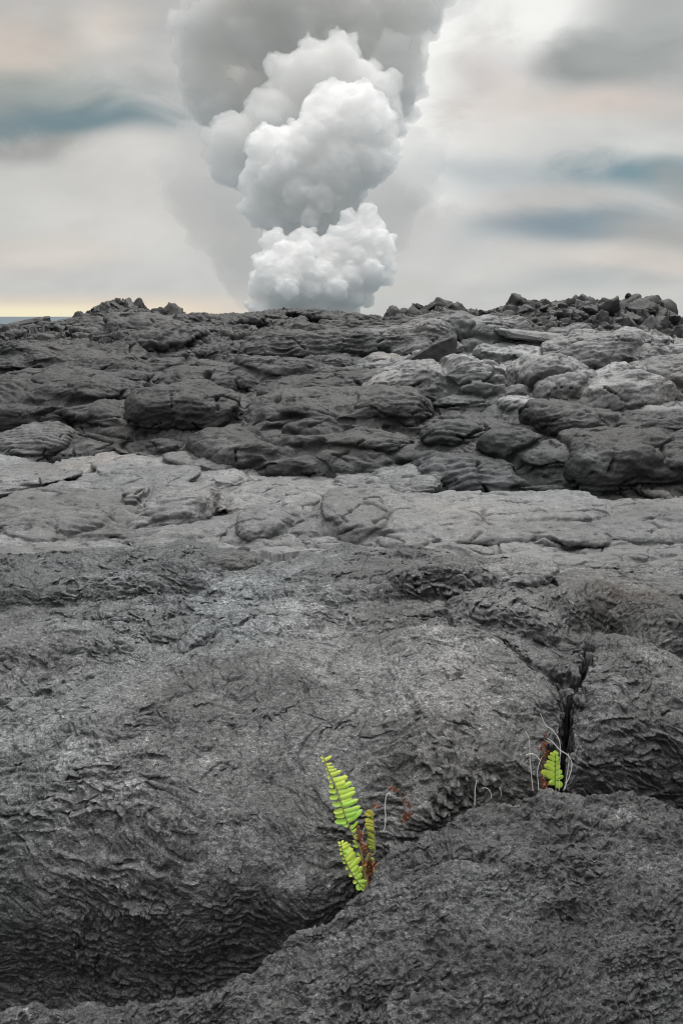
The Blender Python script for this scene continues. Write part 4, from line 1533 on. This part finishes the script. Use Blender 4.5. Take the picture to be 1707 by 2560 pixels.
M_LEAF = leaf_material('fern_green', (.34, .66, .09), (.76, .80, .12))
M_LEAFO = leaf_material('fern_olive', (.22, .33, .07), (.66, .60, .09))
M_STALK = leaf_material('fern_stalk', (.16, .20, .06), (.24, .19, .07), .05)
M_DEAD = leaf_material('dead_fern_brown', (.10, .035, .016), (.30, .10, .05), .15)
M_HUSK = leaf_material('dead_fern_orange', (.05, .020, .008), (.36, .15, .03), .15)
M_DRY = leaf_material('dry_stem', (.60, .58, .55), (.78, .76, .73), .05)
M_DRYB = leaf_material('dry_stem_brown', (.16, .09, .06), (.30, .20, .15), .05)


class LM:
    """leaf mesh builder: points in (crop px, crop px, metres towards the viewer)"""
    def __init__(s, fmap):
        s.f = fmap; s.v = []; s.q = []; s.age = []

    def add(s, x, y, d, age=.5):
        s.v.append(s.f(x, y, d)); s.age.append(age)
        return len(s.v) - 1

    def leaf(s, bx, by, tx, ty, w, age=.3, curl=.0, fold=.25, bend=.0, seed=0, ear=0.0, n=9, pitch=0.0):
        rs = random.Random(seed * 7919 + int(bx * 13 + by * 7 + tx))
        L = math.hypot(tx - bx, ty - by)
        ex, ey = (tx - bx) / L, (ty - by) / L
        nx_, ny_ = -ey, ex
        m = s.m
        age = min(1, max(0, age + rs.uniform(-.16, .16)))
        brown = rs.choice((0, 0, 0, 0, .5, .8))
        pitch += rs.uniform(-.12, .12); curl += rs.uniform(-.1, .1)
        rows = []
        for i in range(n + 1):
            t = i / n
            cx = bx + ex * L * t + nx_ * bend * L * math.sin(t * math.pi) * .5
            cy = by + ey * L * t + ny_ * bend * L * math.sin(t * math.pi) * .5
            wid = (min(1, .55 + t * 3.2) * (1 - .22 * t)) * math.sqrt(max(0, 1 - max(0, (t - .68) / .32) ** 2.2))
            wid *= .47 * w
            d0 = (curl * t * t + pitch * t) * L * m
            k_ = 1 + rs.uniform(-.09, .09)
            k2 = 1 + rs.uniform(-.09, .09) + (ear * max(0, 1 - abs(t - .12) / .14))
            e_ = (n > 6) * brown * max(0, t - .72) / .28
            row = [s.add(cx + nx_ * wid * k_, cy + ny_ * wid * k_, d0 - fold * wid * m, age + e_),
                   s.add(cx + nx_ * wid * .5, cy + ny_ * wid * .5, d0 - fold * wid * .35 * m, age + e_),
                   s.add(cx, cy, d0 + .06 * wid * m, min(1, age + .15) + e_),
                   s.add(cx - nx_ * wid * .5, cy - ny_ * wid * .5, d0 - fold * wid * .35 * m, age + e_),
                   s.add(cx - nx_ * wid * k2, cy - ny_ * wid * k2, d0 - fold * wid * m, age + e_)]
            rows.append(row)
        for r0, r1 in zip(rows[:-1], rows[1:]):
            for a_ in range(4):
                s.q.append((r0[a_], r0[a_ + 1], r1[a_ + 1], r1[a_]))

    def tube(s, pts, r0, r1, age=.5, d=None, sides=6):
        """pts: crop px; radii in metres"""
        P = [Vector(s.f(p[0], p[1], p[2] if len(p) > 2 else 0)) for p in pts]
        # smooth
        for _ in range(2):
            Q = [P[0]]
            for a_, b_ in zip(P[:-1], P[1:]):
                Q += [a_.lerp(b_, .25), a_.lerp(b_, .75)]
            Q.append(P[-1]); P = Q
        n = len(P)
        rings = []
        for i, p in enumerate(P):
            tdir = (P[min(i + 1, n - 1)] - P[max(i - 1, 0)]).normalized()
            a_ = tdir.cross(Vector((0, 1, .2))).normalized()
            b_ = tdir.cross(a_)
            r = r0 + (r1 - r0) * i / (n - 1)
            ring = []
            for k_ in range(sides):
                th = 2 * math.pi * k_ / sides
                s.v.append(tuple(p + a_ * math.cos(th) * r + b_ * math.sin(th) * r)); s.age.append(age)
                ring.append(len(s.v) - 1)
            rings.append(ring)
        for q0, q1 in zip(rings[:-1], rings[1:]):
            for k_ in range(sides):
                s.q.append((q0[k_], q0[(k_ + 1) % sides], q1[(k_ + 1) % sides], q1[k_]))

    def crumple(s, cx, cy, r, n, seed, age=(.2, .9), up=0.0):
        rs = random.Random(seed)
        for i in range(n):
            a_ = rs.uniform(0, 6.28)
            x0, y0 = cx + rs.uniform(-.5, .5) * r, cy + rs.uniform(-.5, .5) * r
            l = r * rs.uniform(.5, 1.1)
            s.leaf(x0, y0, x0 + l * math.cos(a_), y0 + l * math.sin(a_) - up * l, l * rs.uniform(.35, .7), rs.uniform(*age), rs.uniform(-.8, .8), rs.uniform(-.9, .9), rs.uniform(-.5, .5), seed + i, n=5, pitch=rs.uniform(-.5, .5))

    def build(s, name, mat, parent, origin):
        co = np.array(s.v, F) - np.array(origin[:], F)
        me = mesh_from(name, co, np.array(s.q, np.int32))
        a_ = me.attributes.new('age', 'FLOAT', 'POINT')
        a_.data.foreach_set('value', np.array(s.age, F))
        me.materials.append(mat)
        o = link(name, me, parent)
        if parent is None:
            o.location = origin
        return o


def plane_map(ox, oy, sc_, D0, lean, yref):
    """crop px -> world; the frond's plane leans by lean metres of depth per crop px above yref"""
    def f(x, y, d):
        D = D0 + (yref - y) * lean - d
        return tuple(at(ox + x * sc_, oy + y * sc_, D))
    return f


def LMk(fmap, m):
    l = LM(fmap); l.m = m
    return l


S5 = 1 / 5.6
fern_map = plane_map(780, 1860, S5, 1.93, .00010, 1950)
m5 = 2.45 / 2010 * S5
base_p = Vector(fern_map(770, 2020, 0))
fern = link('fern', None)
fern.location = base_p
tag(fern, 'bright green sword fern with three fronds growing from the crevice behind the nearest lava lobe', 'fern')


def interp_pts(pts, t):
    i = min(int(t), len(pts) - 2)
    f_ = t - i
    return tuple(pts[i][k_] + (pts[i + 1][k_] - pts[i][k_]) * f_ for k_ in range(2))


# --- tall frond
L = LMk(fern_map, m5)
R1 = [(150, 170), (185, 240), (205, 330), (255, 430), (320, 560), (365, 680), (410, 830), (455, 990), (500, 1100)]
lv = [  # right-hand leaflets: base x, y, tip x, y, width
    (170, 225, 275, 165, 46), (190, 290, 278, 268, 42), (205, 330, 308, 320, 46), (222, 380, 345, 352, 50), (250, 440, 410, 370, 66), (285, 520, 503, 452, 92), (320, 590, 470, 520, 80),
    (330, 625, 560, 530, 80), (352, 690, 604, 612, 82), (370, 760, 614, 665, 78), (395, 830, 560, 760, 70), (400, 870, 648, 772, 82), (430, 950, 680, 868, 78), (455, 1010, 630, 955, 66), (490, 1085, 702, 915, 82)]
for i, (bx, by, tx, ty, w_) in enumerate(lv):
    L.leaf(bx, by, tx, ty, w_ * 1.05, .75 - .055 * i + .05, -.10 - .12 * (i % 3), .25, .10, i, .15, pitch=.05 * ((i % 4) - 1))
ll = [(165, 200, 122, 175, 40), (175, 235, 135, 235, 36), (190, 290, 180, 300, 34), (205, 345, 190, 350, 40), (225, 400, 205, 405, 44), (250, 460, 213, 462, 50), (275, 520, 240, 530, 50), (300, 590, 236, 585, 56),
      (335, 660, 232, 660, 64), (355, 740, 238, 748, 70), (395, 840, 285, 838, 78), (425, 920, 298, 960, 74), (450, 995, 318, 1010, 70), (480, 1080, 312, 1085, 80), (505, 1150, 415, 1100, 56)]
for i, (bx, by, tx, ty, w_) in enumerate(ll):
    L.leaf(bx, by, tx, ty, w_ * 1.1, .85 - .05 * i, .10, -.3, -.08, 40 + i, .15, pitch=-.25)
for (bx, by, tx, ty, w_) in ((540, 1190, 640, 1080, 50), (560, 1235, 625, 1185, 48), (580, 1310, 632, 1270, 40), (585, 1325, 634, 1305, 36), (625, 1400, 568, 1350, 34), (640, 1450, 570, 1430, 40), (640, 1450, 610, 1410, 40), (640, 1560, 635, 1520, 44), (545, 1160, 565, 1130, 30), (700, 1640, 640, 1530, 30)):
    L.leaf(bx, by, tx, ty, w_, .25, .2, .3, .1, int(tx))
fr = L.build('frond', M_LEAF, fern, base_p)
L = LMk(fern_map, m5)
L.tube(R1 + [(545, 1220), (600, 1340), (665, 1440), (692, 1520), (715, 1700), (745, 1900), (770, 2020)], .0012, .0026, .6)
L.build('frond_stem', M_STALK, fern, base_p)
# --- low frond
L = LMk(fern_map, m5)
R2 = [(400, 1370), (425, 1500), (460, 1620), (510, 1720), (565, 1830), (640, 1940), (715, 2020)]
for i, (bx, by, tx, ty, w_) in enumerate([
    (400, 1400, 440, 1345, 40), (405, 1430, 500, 1372, 52), (412, 1470, 537, 1400, 60), (430, 1520, 560, 1448, 70), (445, 1580, 575, 1460, 80), (470, 1640, 600, 1510, 92), (500, 1690, 600, 1560, 84), (520, 1740, 668, 1580, 92), (550, 1790, 650, 1700, 80),
    (575, 1830, 705, 1715, 88), (610, 1890, 704, 1810, 80), (640, 1940, 766, 1912, 80), (680, 1985, 775, 1985, 70), (650, 1960, 640, 2050, 60), (700, 2010, 720, 2055, 56), (620, 1830, 690, 1920, 90), (480, 1600, 560, 1640, 80), (430, 1500, 500, 1530, 70), (540, 1720, 600, 1790, 80)]):
    L.leaf(bx, by, tx, ty, w_ * 1.05, .72 - .045 * i, -.15 + .12 * (i % 3), .3, .12, 90 + i, .1, pitch=.12 * ((i % 3) - 1))
for i, (bx, by, tx, ty, w_) in enumerate([
    (400, 1390, 362, 1370, 36), (405, 1420, 370, 1408, 34), (412, 1470, 384, 1485, 40), (420, 1520, 388, 1545, 40), (440, 1590, 424, 1620, 44), (460, 1650, 436, 1675, 44), (500, 1730, 466, 1748, 50), (555, 1830, 512, 1845, 54), (620, 1920, 572, 1945, 56), (680, 2000, 636, 2040, 60)]):
    L.leaf(bx, by, tx, ty, w_ * 1.2, .7 - .04 * i, .2, -.3, 0, 120 + i, .1, pitch=-.3)
L.build('frond', M_LEAF, fern, base_p)
L = LMk(fern_map, m5)
L.tube(R2 + [(770, 2060)], .0010, .0022, .6)
L.build('frond_stem', M_STALK, fern, base_p)
# --- olive frond turned edge-on
L = LMk(fern_map, m5)
for i, (bx, by, tx, ty, w_) in enumerate([
    (850, 1020, 765, 925, 70), (855, 1005, 800, 940, 60), (855, 1040, 728, 962, 34), (856, 1050, 728, 985, 34), (858, 1090, 730, 1052, 50), (862, 1110, 740, 1080, 70), (866, 1150, 735, 1125, 60), (868, 1190, 745, 1170, 70), (870, 1220, 770, 1190, 60), (872, 1300, 755, 1235, 52),
    (875, 1330, 775, 1260, 60), (876, 1390, 765, 1335, 56), (878, 1430, 772, 1380, 64), (878, 1460, 780, 1440, 56), (870, 1470, 800, 1470, 50), (856, 1060, 800, 1010, 50)]):
    L.leaf(bx, by, tx, ty, w_ * 1.1, .85 - .055 * i, .15, .5, .05, 150 + i, .1, pitch=.3)
for (bx, by, tx, ty, w_) in ((760, 1640, 790, 1540, 44), (830, 1640, 850, 1585, 54), (820, 1600, 870, 1620, 40)):
    L.leaf(bx, by, tx, ty, w_, .2, .2, .3, 0, int(tx))
fo = L.build('frond', M_LEAFO, fern, base_p)
fo['label'] = 'olive yellow frond turned edge-on'
L = LMk(fern_map, m5)
L.tube([(848, 960), (860, 1060), (868, 1180), (874, 1300), (880, 1420), (884, 1500), (870, 1545), (845, 1552), (800, 1525), (770, 1560), (750, 1700), (765, 1900), (775, 2020)], .0012, .0024, .6)
L.build('frond_stem', M_STALK, fern, base_p)
# --- dead fronds at its heart
L = LMk(fern_map, m5)
L.tube([(660, 1140), (655, 1230), (670, 1380), (690, 1560), (715, 1760), (765, 2010)], .0012, .0022, .4)
L.tube([(700, 1380), (700, 1500), (725, 1700), (770, 2010)], .0010, .0020, .3)
for (cx_, cy_, r_, n_) in ((660, 1160, 36, 5), (650, 1240, 50, 9), (670, 1300, 56, 10), (690, 1360, 50, 8), (700, 1440, 46, 7), (705, 1540, 40, 6), (715, 1640, 40, 6), (700, 1255, 34, 4)):
    L.crumple(cx_, cy_, r_, n_, int(cy_))
dd_ = L.build('dead_frond', M_DEAD, fern, base_p)
dd_['label'] = 'withered dark brown frond'
L = LMk(fern_map, m5)
for (cx_, cy_, r_, n_) in ((740, 1440, 60, 7), (745, 1490, 56, 7), (770, 1520, 40, 4), (800, 1690, 90, 9), (820, 1750, 100, 10), (800, 1830, 100, 10), (825, 1890, 80, 8), (800, 1950, 70, 6), (830, 1930, 40, 4), (790, 1760, 80, 6)):
    L.crumple(cx_, cy_, r_, n_, int(cy_) + 5, (.0, .95 if cy_ < 1560 or cy_ > 1880 else .5))
dd_ = L.build('dead_leaf', M_HUSK, fern, base_p)
dd_['label'] = 'crumpled rust orange dead leaves at the base'
L = LMk(fern_map, m5)
L.tube([(770, 2010), (800, 1700), (830, 1300), (838, 1000), (845, 930), (858, 860), (880, 818), (900, 815), (915, 850), (920, 890)], .0014, .0008, .8)
L.crumple(905, 850, 44, 6, 31, (.6, 1)); L.crumple(915, 880, 30, 3, 32, (.6, 1))
L.build('dead_frond', M_DEAD, fern, base_p)['label'] = 'curled red brown tip hooked over the olive frond'
L = LMk(fern_map, m5)
L.tube([(700, 1390), (703, 1290), (720, 1200), (745, 1130), (772, 1085)], .0008, .0005, .5)
L.build('dry_stem', M_DRY, fern, base_p)


def thin(name, fmap, m, polys, mat, label, cat, r0=.0011, r1=.0007, bits=(), bitmat=None, group=None):
    org = Vector(fmap(*polys[0][0][:2], 0))
    L = LMk(fmap, m)
    for pl in polys:
        L.tube(pl, r0, r1, .5)
    if bits and bitmat is None:
        for j, (cx_, cy_, r_, n_) in enumerate(bits):
            L.crumple(cx_, cy_, r_, n_, int(cx_ * 3 + cy_), (.3, 1))
    o = L.build(name, mat, None, org)
    tag(o, label, cat, group)
    return o


far_map = plane_map(780, 1860, S5, 2.08, .00005, 1150)
thin('dead_fern', far_map, m5, [[(1300, 1180), (1305, 1040), (1295, 900), (1280, 800), (1255, 740), (1215, 680), (1190, 640), (1130, 610), (1075, 612)], [(1330, 1180), (1350, 1000), (1375, 890), (1370, 870)], [(1290, 840), (1330, 830), (1355, 812)]],
     M_DEAD, 'red brown dead fern arching from the crevice right of the green fern', 'dead fern', .0013, .0008,
     [(1100, 615, 46, 7), (1140, 620, 44, 7), (1180, 645, 44, 6), (1290, 745, 30, 4), (1290, 800, 34, 5), (1335, 825, 34, 5), (1375, 890, 36, 5), (1300, 1010, 50, 9), (1340, 1000, 50, 9), (1320, 1080, 66, 14), (1290, 1100, 50, 8), (1350, 1110, 50, 8), (1310, 1150, 60, 8), (1360, 950, 30, 4)])
thin('dry_stem', far_map, m5, [[(975, 1250), (1020, 1180), (1025, 1080), (1030, 1000), (1018, 900), (1022, 830), (1030, 770), (1045, 710), (1070, 688), (1095, 690), (1102, 712), (1090, 716)]],
     M_DRY, 'pale wiry stem with curled tip between green fern and brown dead fern', 'dry stem', .0016, .0013)
thin('dry_stem', far_map, m5, [[(925, 1420), (945, 1330), (965, 1270), (968, 1220), (955, 1198)]], M_DRY, 'short grey wiry stem on the lobe edge beside the green fern', 'dry stem', .0008, .0006)
thin('dry_stem', far_map, m5, [[(800, 1440), (860, 1380), (930, 1335), (1000, 1335), (1060, 1370)]], M_DRYB, 'thin brown stem arching low across the olive frond', 'dry stem', .0009, .0006)

S6 = 320 / 1568
r_map = plane_map(1160, 1760, S6, 2.19, .00006, 1000)
m6 = 2.6 / 2010 * S6
bp2 = Vector(r_map(1120, 1090, 0))
fern2 = link('fern', None)
fern2.location = bp2
tag(fern2, 'small single green fern frond at the foot of the vertical crack on the right', 'fern')
L = LMk(r_map, m6)
for i, (bx, by, tx, ty, w_) in enumerate([
    (1115, 640, 1105, 568, 60), (1112, 640, 1046, 598, 42), (1110, 690, 1020, 640, 54), (1110, 750, 996, 700, 58), (1110, 815, 972, 745, 66), (1108, 880, 930, 825, 76), (1100, 890, 958, 872, 50), (1105, 930, 1000, 880, 50), (1110, 960, 1030, 975, 70),
    (1115, 640, 1142, 585, 46), (1118, 700, 1152, 640, 48), (1120, 750, 1154, 690, 46), (1115, 800, 1170, 745, 58), (1110, 855, 1198, 820, 74), (1110, 915, 1214, 880, 62), (1115, 990, 1206, 980, 96), (1060, 950, 1110, 935, 40)]):
    L.leaf(bx, by, tx, ty, w_ * 1.05, .50 - .02 * i, .1, .3 - .15 * (i % 2), .08, 200 + i, .1, pitch=.12 * ((i % 3) - 1))
L.build('frond', M_LEAF, fern2, bp2)
L = LMk(r_map, m6)
L.tube([(1112, 610), (1116, 720), (1112, 850), (1108, 960), (1125, 1090)], .0010, .002, .5)
L.build('frond_stem', M_STALK, fern2, bp2)
thin('dead_fern', r_map, m6, [[(985, 1060), (1000, 900), (1002, 700), (998, 560), (990, 450), (985, 345)], [(955, 1060), (950, 850), (965, 760), (940, 700)]], M_DEAD,
     'upright red brown dead frond beside the small green fern', 'dead fern', .0012, .0008,
     [(984, 365, 26, 5), (992, 410, 24, 4), (965, 490, 40, 6), (990, 490, 40, 6), (935, 550, 40, 6), (970, 560, 36, 5), (990, 605, 40, 8), (1000, 620, 30, 4), (950, 690, 34, 6), (985, 950, 50, 8), (970, 985, 50, 8), (1010, 975, 40, 6), (820, 985, 26, 4)])
thin('dry_stem', r_map, m6, [[(840, 1060), (825, 920), (815, 800), (800, 650), (803, 520), (790, 400), (745, 335)]], M_DRY, 'straight pale wiry stem in front of the vertical crack, its tip bent left', 'dry stem', .0013, .0009)
thin('dry_stem', r_map, m6, [[(910, 1060), (905, 980), (890, 810), (930, 695), (960, 640)]], M_DRY, 'forked pale wiry stem left of the small green fern', 'dry stem', .0012, .0009)
thin('dry_stem', r_map, m6, [[(932, 700), (890, 640), (840, 608), (775, 612), (755, 632)]], M_DRY, 'pale wiry stem hooked leftwards over the vertical crack', 'dry stem', .0012, .0011)
thin('dry_stem', r_map, m6, [[(1160, 1060), (1165, 730), (1178, 560), (1165, 440), (1120, 370), (1060, 300), (1000, 275), (960, 190), (930, 110)]], M_DRY, 'tallest pale wiry stem above the small green fern', 'dry stem', .0012, .0008)
thin('dry_stem', r_map, m6, [[(1215, 1060), (1245, 975), (1300, 860), (1322, 740), (1300, 670), (1250, 610), (1160, 560), (1080, 460), (1010, 415)]], M_DRY, 'long pale wiry stem bowed to the right around the small green fern', 'dry stem', .0014, .0010)
thin('dry_stem', r_map, m6, [[(1235, 1040), (1250, 900), (1270, 800), (1285, 660), (1268, 600)]], M_DRY, 'short straight pale stem inside the bowed stem right of the small green fern', 'dry stem', .0010, .0008)
e_map = plane_map(1160, 1760, S6, 2.03, .00005, 1165)
thin('dry_stem', e_map, m6, [[(128, 1240), (130, 1165), (130, 1050), (150, 940)]], M_DRY, 'lone upright pale twig on the rim of the nearest lobe left of the crack', 'dry stem', .0014, .0010)
thin('dry_stem', e_map, m6, [[(335, 1160), (325, 1080), (300, 1045), (265, 1025), (215, 1032)]], M_DRY, 'small pale twig bent left on the rim of the nearest lobe', 'dry stem', .0009, .0006)
thin('dry_stem', e_map, m6, [[(450, 1120), (447, 1055), (433, 1020)]], M_DRY, 'tiniest pale twig on the rim of the nearest lobe', 'dry stem', .0008, .0006)
